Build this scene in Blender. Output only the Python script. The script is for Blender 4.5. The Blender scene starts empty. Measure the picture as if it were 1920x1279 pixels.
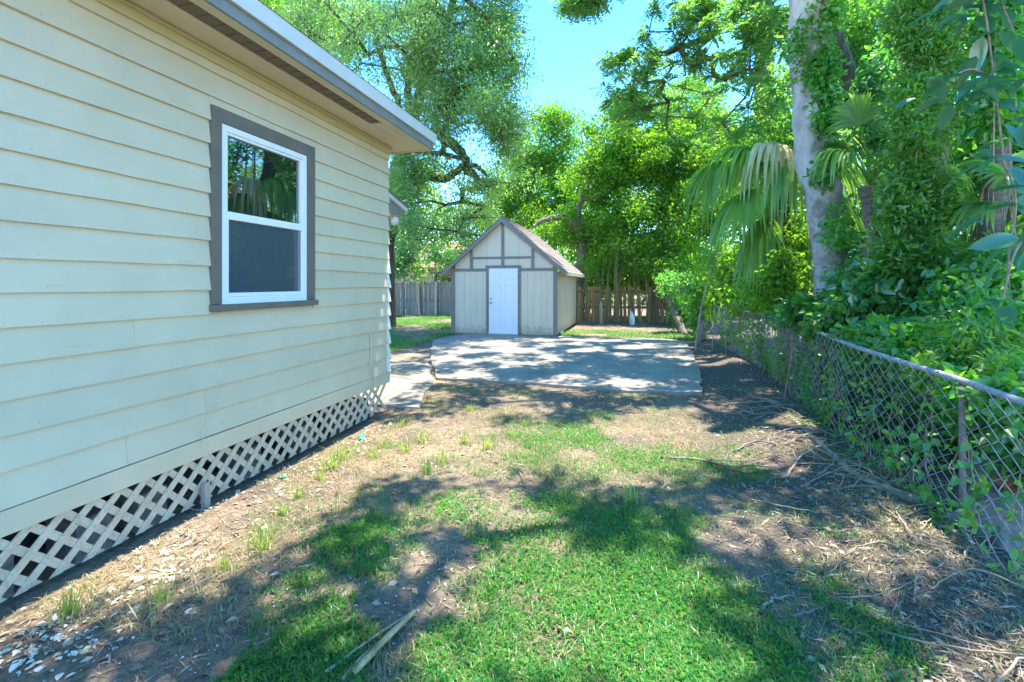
import bpy, math
import numpy as np
from mathutils import Vector
R = math.radians
rng = np.random.default_rng(7)
sc = bpy.context.scene
C = sc.collection

# ------------------------------------------------------------------ camera, sky, sun, exposure
FPX, HZ, CAMH = 880.0, 532.0, 1.58
YAW = math.atan(230/880)
cam = bpy.data.cameras.new('camera'); cam_o = bpy.data.objects.new('camera', cam); C.objects.link(cam_o)
cam.sensor_width = 36; cam.lens = FPX/1920*36; cam.shift_y = -(639.5-HZ)/1920
cam.clip_start = .05; cam.clip_end = 600
cam_o.location = (0, 0, CAMH); cam_o.rotation_euler = (R(90), 0, YAW)
sc.camera = cam_o
sc.cycles.max_bounces = 16; sc.cycles.diffuse_bounces = 8; sc.cycles.transmission_bounces = 12; sc.cycles.transparent_max_bounces = 12
SUN = Vector((.13, .20, .97)).normalized()
w = bpy.data.worlds.new('World'); sc.world = w; w.use_nodes = True
nt = w.node_tree; nt.nodes.clear()
sky = nt.nodes.new('ShaderNodeTexSky'); sky.sky_type = 'NISHITA'; sky.sun_disc = False
sky.sun_elevation = math.asin(SUN.z); sky.sun_rotation = math.atan2(SUN.x, SUN.y)
sky.air_density = .8; sky.dust_density = 0; sky.ozone_density = 3.2
bg = nt.nodes.new('ShaderNodeBackground'); bg.inputs[1].default_value = .15
wo = nt.nodes.new('ShaderNodeOutputWorld')
hs = nt.nodes.new('ShaderNodeHueSaturation'); hs.inputs['Saturation'].default_value = 1.27; hs.inputs['Hue'].default_value = .497
nt.links.new(sky.outputs[0], hs.inputs['Color']); nt.links.new(hs.outputs[0], bg.inputs[0]); nt.links.new(bg.outputs[0], wo.inputs[0])
sl = bpy.data.lights.new('sun', 'SUN'); sl.energy = 2.45; sl.angle = R(.6); sl.color = (1, .91, .76)
so = bpy.data.objects.new('sun', sl); C.objects.link(so)
so.rotation_euler = SUN.to_track_quat('Z', 'Y').to_euler(); so.location = (0, 0, 30)
vs = sc.view_settings; vs.view_transform = 'Standard'; vs.look = 'None'; vs.exposure = 2.65; vs.gamma = 1; vs.use_curve_mapping = False

# ------------------------------------------------------------------ helpers
def at(u, v, d):
    r = (u-960)/FPX*d
    return np.array((r*math.cos(YAW)-d*math.sin(YAW), r*math.sin(YAW)+d*math.cos(YAW), CAMH+(HZ-v)/FPX*d))
def G(u, v):
    p = at(u, v, CAMH*FPX/(v-HZ)); return np.array((p[0], p[1], 0.))
def cam_depth(p): return -p[..., 0]*math.sin(YAW)+p[..., 1]*math.cos(YAW)
def hgt(x, y):
    x = np.asarray(x, float); y = np.asarray(y, float)
    n = (np.sin(x*2.1+1.3*np.sin(y*1.1))*np.sin(y*1.7+.8)*.012 + np.sin(x*5.3+y*2.9)*np.sin(y*4.7-x*1.9)*.006)
    fx = fence_x(y)
    m = .07*np.exp(-((x-fx+.35)/.35)**2)*(y < 11)*(y > .5)
    pit = -.05*np.exp(-((x+3.1)/.25)**2)*(y < 5.4)
    slab = ((x > -5.2) & (x < 1.4) & (y > 7.1) & (y < 19))
    near = ((x < -2.2) & (y > 5.2) & (y < 9))
    k = np.where(slab | near, 0.15, 1.)
    return (n+m)*k+pit
FY = np.array([-1., 2, 4, 5, 7.3, 9.7, 13.8, 15.5, 17.5, 19.3])
FX = np.array([1.95, 1.95, 1.95, 1.98, 2.15, 2.3, 2.15, 1.75, 1.5, 1.4])
def fence_x(y): return np.interp(y, FY, FX)

def tag(o, label=None, cat=None, group=None, kind=None):
    if label: o['label'] = label
    if cat: o['category'] = cat
    if group: o['group'] = group
    if kind: o['kind'] = kind
    return o
def empty(name, loc, label, cat, group=None):
    o = bpy.data.objects.new(name, None); C.objects.link(o); o.location = loc; o.empty_display_size = .2
    return tag(o, label, cat, group)
def link(name, me, m, parent=None):
    o = bpy.data.objects.new(name, me); C.objects.link(o)
    if m and not me.materials: me.materials.append(m)
    if parent is not None:
        o.parent = parent
        q = parent; off = Vector((0, 0, 0))
        while q is not None: off += q.location; q = q.parent
        o.location = -off
    return o
def npmesh(name, V, F, m, parent=None, smooth=False):
    """V (N,3), F (M,k) same-size faces"""
    V = np.ascontiguousarray(V, np.float32); F = np.ascontiguousarray(F, np.int32)
    me = bpy.data.meshes.new(name); n, k = F.shape
    me.vertices.add(len(V)); me.vertices.foreach_set('co', V.ravel())
    me.loops.add(n*k); me.loops.foreach_set('vertex_index', F.ravel())
    me.polygons.add(n); me.polygons.foreach_set('loop_start', np.arange(0, n*k, k, dtype=np.int32))
    me.polygons.foreach_set('loop_total', np.full(n, k, np.int32))
    if smooth: me.polygons.foreach_set('use_smooth', np.ones(n, bool))
    me.update(calc_edges=True)
    return link(name, me, m, parent)

class MB:
    def __init__(s): s.v = []; s.f = []
    def add(s, V, F):
        b = len(s.v); s.v += [tuple(map(float, p)) for p in V]; s.f += [tuple(i+b for i in q) for q in F]; return s
    def box(s, x0, x1, y0, y1, z0, z1):
        return s.add([(x0,y0,z0),(x1,y0,z0),(x1,y1,z0),(x0,y1,z0),(x0,y0,z1),(x1,y0,z1),(x1,y1,z1),(x0,y1,z1)],
                     [(0,3,2,1),(4,5,6,7),(0,1,5,4),(1,2,6,5),(2,3,7,6),(3,0,4,7)])
    def hexa(s, P):   # 8 points, ordered as in box
        return s.add(P, [(0,3,2,1),(4,5,6,7),(0,1,5,4),(1,2,6,5),(2,3,7,6),(3,0,4,7)])
    def beam(s, a, b, w, h, up=(0,0,1)):
        a = Vector(a); b = Vector(b); d = (b-a).normalized(); up = Vector(up)
        sd = d.cross(up).normalized(); u = sd.cross(d)
        P = []
        for p in (a, b):
            P.append([p-sd*w/2-u*h/2, p+sd*w/2-u*h/2, p+sd*w/2+u*h/2, p-sd*w/2+u*h/2])
        q = P[0]+P[1]
        return s.add(q, [(0,1,2,3),(7,6,5,4),(0,4,5,1),(1,5,6,2),(2,6,7,3),(3,7,4,0)])
    def tube(s, pts, rad, n=8, cap=True):
        V, F = tube_np(pts, rad, n); b = len(s.v)
        s.add(V, F)
        if cap:
            m = len(V); s.f.append(tuple(b+i for i in range(n))[::-1]); s.f.append(tuple(b+m-n+i for i in range(n)))
        return s
    def prism(s, poly, z0, z1):
        n = len(poly); V = [(p[0], p[1], z0) for p in poly]+[(p[0], p[1], z1) for p in poly]
        F = [tuple(range(n))[::-1], tuple(range(n, 2*n))]+[(i, (i+1) % n, n+(i+1) % n, n+i) for i in range(n)]
        return s.add(V, F)
    def build(s, name, m, parent=None, smooth=False, bevel=0):
        me = bpy.data.meshes.new(name); me.from_pydata(s.v, [], s.f); me.update()
        if smooth:
            for p in me.polygons: p.use_smooth = True
        o = link(name, me, m, parent)
        if bevel:
            b = o.modifiers.new('bevel', 'BEVEL'); b.width = bevel; b.segments = 2; b.limit_method = 'ANGLE'
        return o
def frames(pts):
    pts = np.asarray(pts, float); t = np.gradient(pts, axis=0); t /= np.linalg.norm(t, axis=1, keepdims=True)+1e-9
    up = np.where(np.abs(t[:, 2:3]) > .9, np.array([[1., 0, 0]]), np.array([[0, 0, 1.]]))
    a = np.cross(t, up); a /= np.linalg.norm(a, axis=1, keepdims=True)+1e-9
    for i in range(1, len(a)):
        v = a[i-1]-t[i]*np.dot(a[i-1], t[i]); L = np.linalg.norm(v)
        if L > 1e-4: a[i] = v/L
    return t, a, np.cross(t, a)
def tube_np(pts, rad, n=8, jit=0, seed=0):
    pts = np.asarray(pts, float); rad = np.broadcast_to(np.asarray(rad, float), (len(pts),))
    t, a, b = frames(pts); th = np.arange(n)*2*np.pi/n
    rr = rad[:, None]*np.ones((1, n))
    if jit: rr = rr*(1+jit*np.random.default_rng(seed).normal(size=rr.shape))
    V = pts[:, None]+rr[..., None]*(np.cos(th)[None, :, None]*a[:, None]+np.sin(th)[None, :, None]*b[:, None])
    i = np.arange(len(pts)-1)[:, None]*n; j = np.arange(n)[None]; k = (j+1) % n
    F = np.stack([i+j, i+k, i+n+k, i+n+j], -1).reshape(-1, 4)
    return V.reshape(-1, 3), F
def smooth_path(P, n):
    P = np.asarray(P, float); m = len(P); T = np.linspace(0, m-1, n); out = []
    for t in T:
        i = min(int(t), m-2); f = t-i
        p0 = P[max(i-1, 0)]; p1 = P[i]; p2 = P[i+1]; p3 = P[min(i+2, m-1)]
        out.append(.5*((2*p1)+(-p0+p2)*f+(2*p0-5*p1+4*p2-p3)*f*f+(-p0+3*p1-3*p2+p3)*f**3))
    return np.array(out)
def unit(v): return v/(np.linalg.norm(v, axis=-1, keepdims=True)+1e-9)
def leaves(P, D, Nn, L, W, six=False, fold=.25):
    """leaf quads: base P, direction D, face normal Nn, length L, width W"""
    n = len(P); D = unit(D); S = unit(np.cross(D, Nn)); U = np.cross(S, D)
    L = np.broadcast_to(L, (n,))[:, None]; W = np.broadcast_to(W, (n,))[:, None]
    if not six:
        V = np.stack([P, P+D*L*.5+S*W*.5+U*W*fold, P+D*L, P+D*L*.5-S*W*.5+U*W*fold], 1).reshape(-1, 3)
        return V, np.arange(4*n).reshape(n, 4)
    V = np.stack([P, P+D*L*.3+S*W*.5+U*W*fold, P+D*L*.68+S*W*.36+U*W*fold*.6, P+D*L-U*W*.12,
                  P+D*L*.68-S*W*.36+U*W*fold*.6, P+D*L*.3-S*W*.5+U*W*fold], 1).reshape(-1, 3)
    b = np.arange(n)[:, None]*6
    F = np.concatenate([b+np.array([[0, 1, 2, 3]]), b+np.array([[0, 3, 4, 5]])], 1).reshape(-1, 4)
    return V, F
def rdirs(n, g=rng): return unit(g.normal(size=(n, 3)))

# ------------------------------------------------------------------ materials
def new_mat(name):
    m = bpy.data.materials.new(name); m.use_nodes = True; t = m.node_tree; t.nodes.clear()
    out = t.nodes.new('ShaderNodeOutputMaterial'); return m, t, out
def nd(t, k, **kw):
    n = t.nodes.new(k)
    for a, b in kw.items():
        if a.startswith('i_'):
            s = a[2:]; n.inputs[int(s) if s.isdigit() else s].default_value = b
        else: setattr(n, a, b)
    return n
def ramp(t, fac, stops, interp='LINEAR'):
    r = nd(t, 'ShaderNodeValToRGB'); r.color_ramp.interpolation = interp
    e = r.color_ramp.elements
    while len(e) < len(stops): e.new(.5)
    for x, (p, c) in zip(e, stops): x.position = p; x.color = (*c, 1) if len(c) == 3 else c
    t.links.new(fac, r.inputs[0]); return r.outputs[0]
def noise(t, scale, detail=4, rough=.55, coord='Object', stretch=None):
    tc = nd(t, 'ShaderNodeTexCoord'); n = nd(t, 'ShaderNodeTexNoise', i_Scale=scale, i_Detail=detail, i_Roughness=rough)
    src = tc.outputs[coord]
    if stretch:
        mp = nd(t, 'ShaderNodeMapping'); mp.inputs['Scale'].default_value = stretch; t.links.new(src, mp.inputs[0]); src = mp.outputs[0]
    t.links.new(src, n.inputs['Vector']); return n.outputs['Fac']
def mixc(t, fac, a, b, mode='MIX'):
    m = nd(t, 'ShaderNodeMix', data_type='RGBA', blend_type=mode)
    for s, x in ((0, fac), (6, a), (7, b)):
        if hasattr(x, 'links'): t.links.new(x, m.inputs[s])
        else: m.inputs[s].default_value = x if s == 0 else (*x, 1)
    return m.outputs[2]
def surf(name, stops, scale=6, rough=.6, bump=.1, bscale=None, stretch=None, spec=.4, extra=None, objvar=0):
    m, t, out = new_mat(name); p = nd(t, 'ShaderNodeBsdfPrincipled', i_Roughness=rough); p.inputs['Specular IOR Level'].default_value = spec
    col = ramp(t, noise(t, scale, 6, .6, stretch=stretch), stops)
    if extra: col = extra(t, col)
    if objvar:
        oi = nd(t, 'ShaderNodeObjectInfo'); mr = nd(t, 'ShaderNodeMapRange'); mr.inputs[3].default_value = 1-objvar; mr.inputs[4].default_value = 1+objvar
        t.links.new(oi.outputs['Random'], mr.inputs[0])
        h = nd(t, 'ShaderNodeHueSaturation'); t.links.new(mr.outputs[0], h.inputs['Value']); t.links.new(col, h.inputs['Color']); col = h.outputs[0]
    t.links.new(col, p.inputs['Base Color'])
    if bump:
        b = nd(t, 'ShaderNodeBump', i_Strength=bump, i_Distance=.02)
        t.links.new(noise(t, bscale or scale*4, 5, .6, stretch=stretch), b.inputs['Height']); t.links.new(b.outputs[0], p.inputs['Normal'])
    t.links.new(p.outputs[0], out.inputs[0]); return m
def leafmat(name, cols, trans=.5, rough=.45, gloss=.04, big=.35):
    m, t, out = new_mat(name)
    g = nd(t, 'ShaderNodeNewGeometry')
    if big > .12: cols = [tuple(min(.42, q*1.5) for q in c) for c in cols]
    k = len(cols); col = ramp(t, g.outputs['Random Per Island'], [(i/(k-1), c) for i, c in enumerate(cols)])
    h = nd(t, 'ShaderNodeHueSaturation')
    mr = nd(t, 'ShaderNodeMapRange'); mr.inputs[1].default_value = .3; mr.inputs[2].default_value = .7; mr.inputs[3].default_value = 1-big; mr.inputs[4].default_value = 1+big
    t.links.new(noise(t, .8, 3), mr.inputs[0]); t.links.new(mr.outputs[0], h.inputs['Value']); t.links.new(col, h.inputs['Color'])
    d = nd(t, 'ShaderNodeBsdfDiffuse'); tr = nd(t, 'ShaderNodeBsdfTranslucent'); gl = nd(t, 'ShaderNodeBsdfGlossy', i_Roughness=rough)
    t.links.new(h.outputs[0], d.inputs[0])
    hh = nd(t, 'ShaderNodeHueSaturation', i_Hue=.488, i_Saturation=1.1, i_Value=2.0); t.links.new(h.outputs[0], hh.inputs['Color']); t.links.new(hh.outputs[0], tr.inputs[0])
    a = nd(t, 'ShaderNodeMixShader', i_0=trans); t.links.new(d.outputs[0], a.inputs[1]); t.links.new(tr.outputs[0], a.inputs[2])
    b = nd(t, 'ShaderNodeMixShader', i_0=gloss); t.links.new(a.outputs[0], b.inputs[1]); t.links.new(gl.outputs[0], b.inputs[2])
    t.links.new(b.outputs[0], out.inputs[0]); return m

def peel(t, col):
    n2 = noise(t, 1.7, 5, .7); f = ramp(t, n2, [(.45, (0,0,0)), (.75, (.30,.30,.30))])
    c = mixc(t, f, col, (.50, .44, .33))
    n3 = noise(t, 28, 3, .6, stretch=(1, .12, 1)); f3 = ramp(t, n3, [(.66, (0,0,0)), (.74, (.35,.35,.35))])
    return mixc(t, f3, c, (.36, .34, .28))
M = {}
def splash(t, col):
    tc = nd(t, 'ShaderNodeTexCoord'); sx = nd(t, 'ShaderNodeSeparateXYZ'); gm = nd(t, 'ShaderNodeNewGeometry'); t.links.new(gm.outputs['Position'], sx.inputs[0])
    a = nd(t, 'ShaderNodeMath', operation='MULTIPLY_ADD', i_1=-.9, i_2=.72); t.links.new(noise(t, 9, 5, .7), a.inputs[0])
    b = nd(t, 'ShaderNodeMath', operation='SUBTRACT'); t.links.new(a.outputs[0], b.inputs[0]); t.links.new(sx.outputs[2], b.inputs[1])
    mr = nd(t, 'ShaderNodeMapRange'); mr.inputs[1].default_value = -.05; mr.inputs[2].default_value = .2; mr.inputs[4].default_value = .6; t.links.new(b.outputs[0], mr.inputs[0])
    c = mixc(t, mr.outputs[0], col, (.27, .21, .15))
    return mixc(t, ramp(t, noise(t, 5, 6, .75, stretch=(2, 2, .25)), [(.55, (0,0,0)), (.75, (.35,.35,.35))]), c, (.42, .37, .29))
M['siding'] = surf('cream_paint', [(.3, (.57,.488,.322)), (.7, (.64,.55,.37))], 2.2, .45, .12, 30, extra=peel, objvar=.025)
M['soffit'] = surf('soffit_paint', [(.3, (.58,.52,.35)), (.7, (.64,.57,.39))], 2, .5, .05)
M['frieze'] = surf('frieze_paint', [(.3, (.46,.41,.21)), (.7, (.50,.45,.24))], 2, .5, .05)
M['taupe'] = surf('taupe_trim_paint', [(.3, (.135,.115,.088)), (.7, (.175,.15,.115))], 5, .5, .08)
M['fascia'] = surf('fascia_paint', [(.3, (.18,.19,.18)), (.7, (.24,.25,.23))], 4, .4, .05)
M['drip'] = surf('drip_metal', [(.3, (.56,.58,.56)), (.7, (.64,.66,.62))], 3, .35, .03)
M['vent'] = surf('soffit_vent_mesh', [(.3, (.14,.11,.07)), (.7, (.20,.16,.10))], 60, .6, .2)
M['white'] = surf('white_vinyl', [(.3, (.76,.78,.80)), (.7, (.82,.83,.84))], 3, .3, .02)
M['lattice'] = surf('lattice_paint', [(.3, (.47,.38,.26)), (.55, (.58,.48,.34)), (.75, (.62,.53,.38))], 12, .6, .25, 90,
                    extra=lambda t, c: mixc(t, ramp(t, noise(t, 70, 3, .7), [(.55, (0,0,0)), (.66, (.5,.5,.5))]), c, (.16,.14,.11)), objvar=.06)
M['cap'] = surf('pale_corner_cap', [(.3, (.74,.70,.58)), (.7, (.82,.78,.66))], 6, .5, .05)
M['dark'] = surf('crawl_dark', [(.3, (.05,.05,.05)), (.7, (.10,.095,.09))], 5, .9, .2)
M['block'] = surf('pier_block', [(.3, (.22,.22,.21)), (.7, (.32,.31,.29))], 20, .9, .4)
M['shingle'] = surf('roof_shingle', [(.3, (.20,.17,.155)), (.5, (.29,.25,.23)), (.7, (.36,.31,.28))], 9, .9, .5, 120)
M['concrete'] = surf('concrete', [(.28, (.18,.155,.13)), (.45, (.28,.25,.21)), (.7, (.39,.35,.29))], 1.6, .85, .25, 60,
                     extra=lambda t, c: mixc(t, ramp(t, noise(t, 18, 5, .7), [(.48, (0,0,0)), (.66, (.7,.7,.7))]), c, (.15,.13,.105)))
M['shedwall'] = surf('shed_panel_paint', [(.3, (.63,.54,.40)), (.7, (.70,.605,.455))], 3, .55, .12, 40, stretch=(1, 1, .25), objvar=.03, extra=splash)
M['shedtrim'] = surf('shed_trim_paint', [(.3, (.19,.165,.145)), (.7, (.24,.21,.185))], 5, .5, .08)
M['door'] = surf('white_door_paint', [(.3, (.80,.82,.84)), (.7, (.84,.85,.86))], 2, .35, .02)
M['steel'] = surf('satin_steel', [(.3, (.45,.44,.42)), (.7, (.55,.54,.52))], 3, .3, 0)
M['oldwood'] = surf('grey_weathered_wood', [(.3, (.10,.10,.095)), (.5, (.20,.20,.185)), (.72, (.33,.32,.29))], 5, .9, .4, 40, stretch=(3, 3, .35), objvar=.28)
M['postwood'] = surf('grey_post_wood', [(.3, (.26,.25,.21)), (.7, (.38,.36,.30))], 6, .9, .3, 40, stretch=(3, 3, .35), objvar=.1)
M['brownwood'] = surf('brown_weathered_wood', [(.3, (.23,.14,.065)), (.5, (.40,.25,.115)), (.72, (.52,.35,.18))], 5, .9, .4, 40, stretch=(3, 3, .35), objvar=.3)
M['galv'] = surf('galvanised_wire', [(.3, (.26,.30,.36)), (.62, (.40,.44,.50)), (.78, (.24,.19,.14))], 9, .45, 0)
M['rail'] = surf('galvanised_rail', [(.3, (.24,.25,.26)), (.55, (.36,.37,.38)), (.72, (.18,.145,.11))], 12, .5, .1)
M['bark_oak'] = surf('oak_bark', [(.3, (.05,.04,.033)), (.5, (.10,.082,.066)), (.75, (.19,.16,.13))], 7, .95, 1, 22, stretch=(1, 1, .35))
M['bark_light'] = surf('pale_bark', [(.3, (.13,.11,.085)), (.55, (.22,.19,.15)), (.75, (.34,.30,.25))], 8, .9, .8, 26, stretch=(1, 1, .4))
def lichen(t, col):
    f = ramp(t, noise(t, 2.3, 6, .7), [(.5, (0,0,0)), (.62, (1,1,1))])
    c = mixc(t, f, col, (.20, .21, .165))
    f2 = ramp(t, noise(t, 9, 6, .75, stretch=(1, 1, .3)), [(.6, (0,0,0)), (.68, (1,1,1))])
    return mixc(t, f2, c, (.07, .06, .05))
M['bark_grey'] = surf('grey_lichen_bark', [(.25, (.26,.23,.21)), (.5, (.42,.39,.36)), (.75, (.56,.53,.50))], 6, .9, .7, 30, extra=lichen, stretch=(1, 1, .5))
M['bark_palm'] = surf('palm_trunk', [(.3, (.10,.075,.055)), (.6, (.22,.165,.12)), (.8, (.34,.27,.20))], 10, .95, 1, 16, stretch=(.6, .6, 2.5))
M['dead'] = surf('dead_wood', [(.3, (.20,.15,.10)), (.5, (.32,.25,.18)), (.75, (.44,.37,.29))], 14, .9, .4, 60, objvar=.25)
M['deadgrey'] = surf('grey_dead_wood', [(.3, (.15,.13,.115)), (.6, (.26,.235,.21)), (.8, (.36,.33,.30))], 14, .9, .5, 50)
M['rust'] = surf('terracotta', [(.3, (.27,.09,.04)), (.7, (.40,.15,.07))], 9, .85, .2)
M['redbark'] = surf('red_brown_bark', [(.3, (.16,.06,.03)), (.7, (.34,.14,.07))], 7, .9, .6)
M['greenplastic'] = surf('green_plastic', [(.3, (.01,.26,.17)), (.7, (.02,.34,.24))], 8, .35, .1)
M['whiteplastic'] = surf('white_plastic', [(.3, (.66,.70,.76)), (.7, (.80,.82,.85))], 8, .4, .1)
M['blueroof'] = surf('dark_blue_metal', [(.3, (.025,.045,.075)), (.7, (.05,.08,.12))], 4, .4, .1)
M['tile'] = surf('pink_clay_tile', [(.3, (.36,.19,.14)), (.7, (.52,.31,.24))], 8, .85, .3, objvar=.15)
M['stucco'] = surf('pale_stucco', [(.3, (.50,.46,.38)), (.7, (.60,.56,.46))], 5, .9, .2)
M['frond_dry'] = leafmat('dry_frond', [(.24,.19,.08), (.30,.26,.13), (.35,.31,.19)], .4)
M['straw'] = leafmat('straw_litter', [(.10,.085,.07), (.20,.16,.12), (.34,.27,.19), (.46,.39,.29), (.24,.20,.17)], .15, big=.1)
M['chip'] = leafmat('paint_flakes', [(.60,.58,.42), (.52,.54,.52), (.62,.60,.55), (.46,.46,.30), (.40,.30,.22)], .02, big=.1)
M['shell'] = leafmat('pale_specks', [(.45,.43,.40), (.62,.60,.58), (.34,.31,.28)], .02, big=.1)
M['leaf_oak'] = leafmat('oak_leaf', [(.06,.15,.035), (.09,.195,.045), (.135,.225,.08), (.11,.22,.03)], .48, .4, .08)
M['leaf_lime'] = leafmat('bright_leaf', [(.055,.15,.018), (.085,.20,.022), (.125,.235,.028), (.07,.18,.02)], .55, .45, .04)
M['leaf_mid'] = leafmat('mid_leaf', [(.05,.15,.025), (.08,.19,.03), (.115,.22,.03), (.05,.15,.035)], .56, .4, .05)
M['leaf_dark'] = leafmat('deep_leaf', [(.035,.12,.035), (.05,.16,.035), (.07,.18,.04), (.04,.14,.045)], .5, .32, .10)
M['leaf_pinnate'] = leafmat('feathery_leaf', [(.06,.15,.045), (.09,.20,.05), (.13,.23,.05)], .5, .4, .05)
M['leaf_ivy'] = leafmat('ivy_leaf', [(.035,.15,.03), (.055,.19,.035), (.08,.22,.035), (.12,.24,.03)], .52, .35, .07)
M['leaf_big'] = leafmat('broad_leaf', [(.025,.095,.05), (.035,.12,.055), (.055,.15,.05)], .4, .28, .10)
M['leaf_palm'] = leafmat('palm_leaf', [(.07,.17,.045), (.10,.21,.045), (.15,.25,.05)], .5, .45, .03)
M['leaf_far'] = leafmat('far_leaf', [(.06,.15,.025), (.09,.19,.03), (.13,.23,.035)], .5, .5, .04)
M['grass'] = leafmat('lawn_blade', [(.025,.13,.028), (.04,.16,.03), (.08,.19,.035), (.17,.20,.06)], .5, .4, .04, big=.2)
M['clover'] = leafmat('clover_leaf', [(.018,.12,.028), (.03,.16,.032), (.055,.19,.03), (.10,.20,.035)], .5, .5, .012, big=.2)
M['dryblade'] = leafmat('dry_blade', [(.24,.19,.10), (.33,.28,.15), (.22,.25,.08), (.40,.34,.20)], .3, big=.12)
M['tuft'] = leafmat('pale_tuft_blade', [(.12,.20,.04), (.18,.25,.06), (.28,.28,.10)], .5, .4, .04, big=.15)

def soil():
    m, t, out = new_mat('soil'); p = nd(t, 'ShaderNodeBsdfPrincipled', i_Roughness=.95); p.inputs['Specular IOR Level'].default_value = .15
    c = ramp(t, noise(t, .9, 6, .65), [(.32, (.17,.13,.10)), (.5, (.29,.22,.155)), (.68, (.42,.32,.215))])
    c = mixc(t, ramp(t, noise(t, 26, 6, .75), [(.36, (.75,.75,.75)), (.55, (0,0,0))]), c, (.085,.07,.06))
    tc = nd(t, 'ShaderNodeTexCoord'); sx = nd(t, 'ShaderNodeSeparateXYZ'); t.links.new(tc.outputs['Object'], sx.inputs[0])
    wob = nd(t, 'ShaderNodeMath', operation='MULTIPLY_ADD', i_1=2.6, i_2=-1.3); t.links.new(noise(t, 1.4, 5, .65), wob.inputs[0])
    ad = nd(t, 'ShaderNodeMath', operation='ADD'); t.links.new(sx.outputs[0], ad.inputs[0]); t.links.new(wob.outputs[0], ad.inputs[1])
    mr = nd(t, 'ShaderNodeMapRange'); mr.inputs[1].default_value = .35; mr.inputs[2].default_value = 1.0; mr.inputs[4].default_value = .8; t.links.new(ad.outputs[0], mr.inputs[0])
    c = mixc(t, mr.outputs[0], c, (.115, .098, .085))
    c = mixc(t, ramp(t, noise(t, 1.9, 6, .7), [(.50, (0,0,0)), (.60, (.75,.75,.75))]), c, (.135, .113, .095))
    c = mixc(t, ramp(t, noise(t, 90, 3, .7), [(.60, (0,0,0)), (.72, (.6,.6,.6))]), c, (.42,.37,.31))
    t.links.new(c, p.inputs['Base Color'])
    b = nd(t, 'ShaderNodeBump', i_Strength=.9, i_Distance=.03); t.links.new(noise(t, 35, 8, .75), b.inputs['Height']); t.links.new(b.outputs[0], p.inputs['Normal'])
    t.links.new(p.outputs[0], out.inputs[0]); return m
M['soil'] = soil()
def pane_mat():
    m, t, out = new_mat('window_glass'); p = nd(t, 'ShaderNodeBsdfPrincipled', i_Roughness=.015, i_IOR=3.2)
    p.inputs['Base Color'].default_value = (.006, .012, .014, 1)
    b = nd(t, 'ShaderNodeBump', i_Strength=.03, i_Distance=.01); t.links.new(noise(t, 3.0, 1), b.inputs['Height']); t.links.new(b.outputs[0], p.inputs['Normal'])
    t.links.new(p.outputs[0], out.inputs[0]); return m
M['glass'] = pane_mat()
def screen_mat():
    m, t, out = new_mat('insect_screen'); d = nd(t, 'ShaderNodeBsdfDiffuse'); d.inputs[0].default_value = (.10, .14, .165, 1)
    tr = nd(t, 'ShaderNodeBsdfTransparent'); a = nd(t, 'ShaderNodeMixShader', i_0=.5)
    t.links.new(d.outputs[0], a.inputs[1]); t.links.new(tr.outputs[0], a.inputs[2]); t.links.new(a.outputs[0], out.inputs[0]); return m
M['screen'] = screen_mat()

# ------------------------------------------------------------------ ground, slab, path
def grid_axis(a, b, lo, hi, n, m):
    e = np.linspace(0, 1, m+1)[1:]**2.2
    return np.concatenate([(a-(a-lo)*e)[::-1], np.linspace(a, b, n), b+(hi-b)*e])
xs = grid_axis(-5.5, 4.5, -150, 150, 170, 22); ys = grid_axis(.3, 16, -60, 250, 210, 22)
X, Y = np.meshgrid(xs, ys); Z = hgt(X, Y)
V = np.stack([X, Y, Z], -1).reshape(-1, 3); nx = len(xs); i = np.arange(len(ys)-1)[:, None]*nx+np.arange(nx-1)[None]
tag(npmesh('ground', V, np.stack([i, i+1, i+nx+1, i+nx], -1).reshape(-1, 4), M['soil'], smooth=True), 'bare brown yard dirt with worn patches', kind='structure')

def rough_edge(poly, step=.25, amp=.02, seed=1):
    g = np.random.default_rng(seed); out = []; n = len(poly)
    for k in range(n):
        a = np.array(poly[k][:2], float); b = np.array(poly[(k+1) % n][:2], float); m = max(1, int(np.linalg.norm(b-a)/step))
        for q in range(m): out.append(a+(b-a)*q/m+g.normal(size=2)*amp*(1 if q else .4))
    return out
SLAB = [(-5.16,13.3),(-5.3,11.8),(-4.56,10.04),(-4.02,8.8),(-3.56,8.0),(-3.15,7.12),(-1.53,7.16),(-.07,6.95),(.93,7.15),(1.05,8.2),(1.16,9.44),(1.26,11.5),(1.34,13.3),(.9,13.72),(-2.2,13.655),(-5.0,13.655)]
slab = MB().prism(rough_edge(SLAB, .25, .018), -.1, .045).build('pavement', M['concrete'], bevel=.008); tag(slab, 'wide worn concrete slab in front of the shed', kind='structure')
P1 = [(-5.6,8.64),(-4.78,8.59),(-4.05,8.68),(-3.585,7.94),(-3.45,7.55),(-4.4,7.0),(-5.6,6.9)]
P2 = [(-5.6,6.88),(-4.4,6.975),(-3.44,7.515),(-3.16,7.08),(-2.95,6.5),(-2.95,6.3),(-5.6,6.3)]
P3 = [(-5.6,6.285),(-2.945,6.285),(-2.62,5.43),(-3.0,5.40),(-5.6,5.40)]
path = tag(bpy.data.objects.new('path', None), 'short cracked concrete walk beside the house corner', kind='structure'); C.objects.link(path)
for k, q in enumerate((P1, P2, P3)):
    MB().prism(rough_edge(q, .3, .01, k+3), -.1, .035-.004*k).build('paving_slab', M['concrete'], path, bevel=.008)

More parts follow.
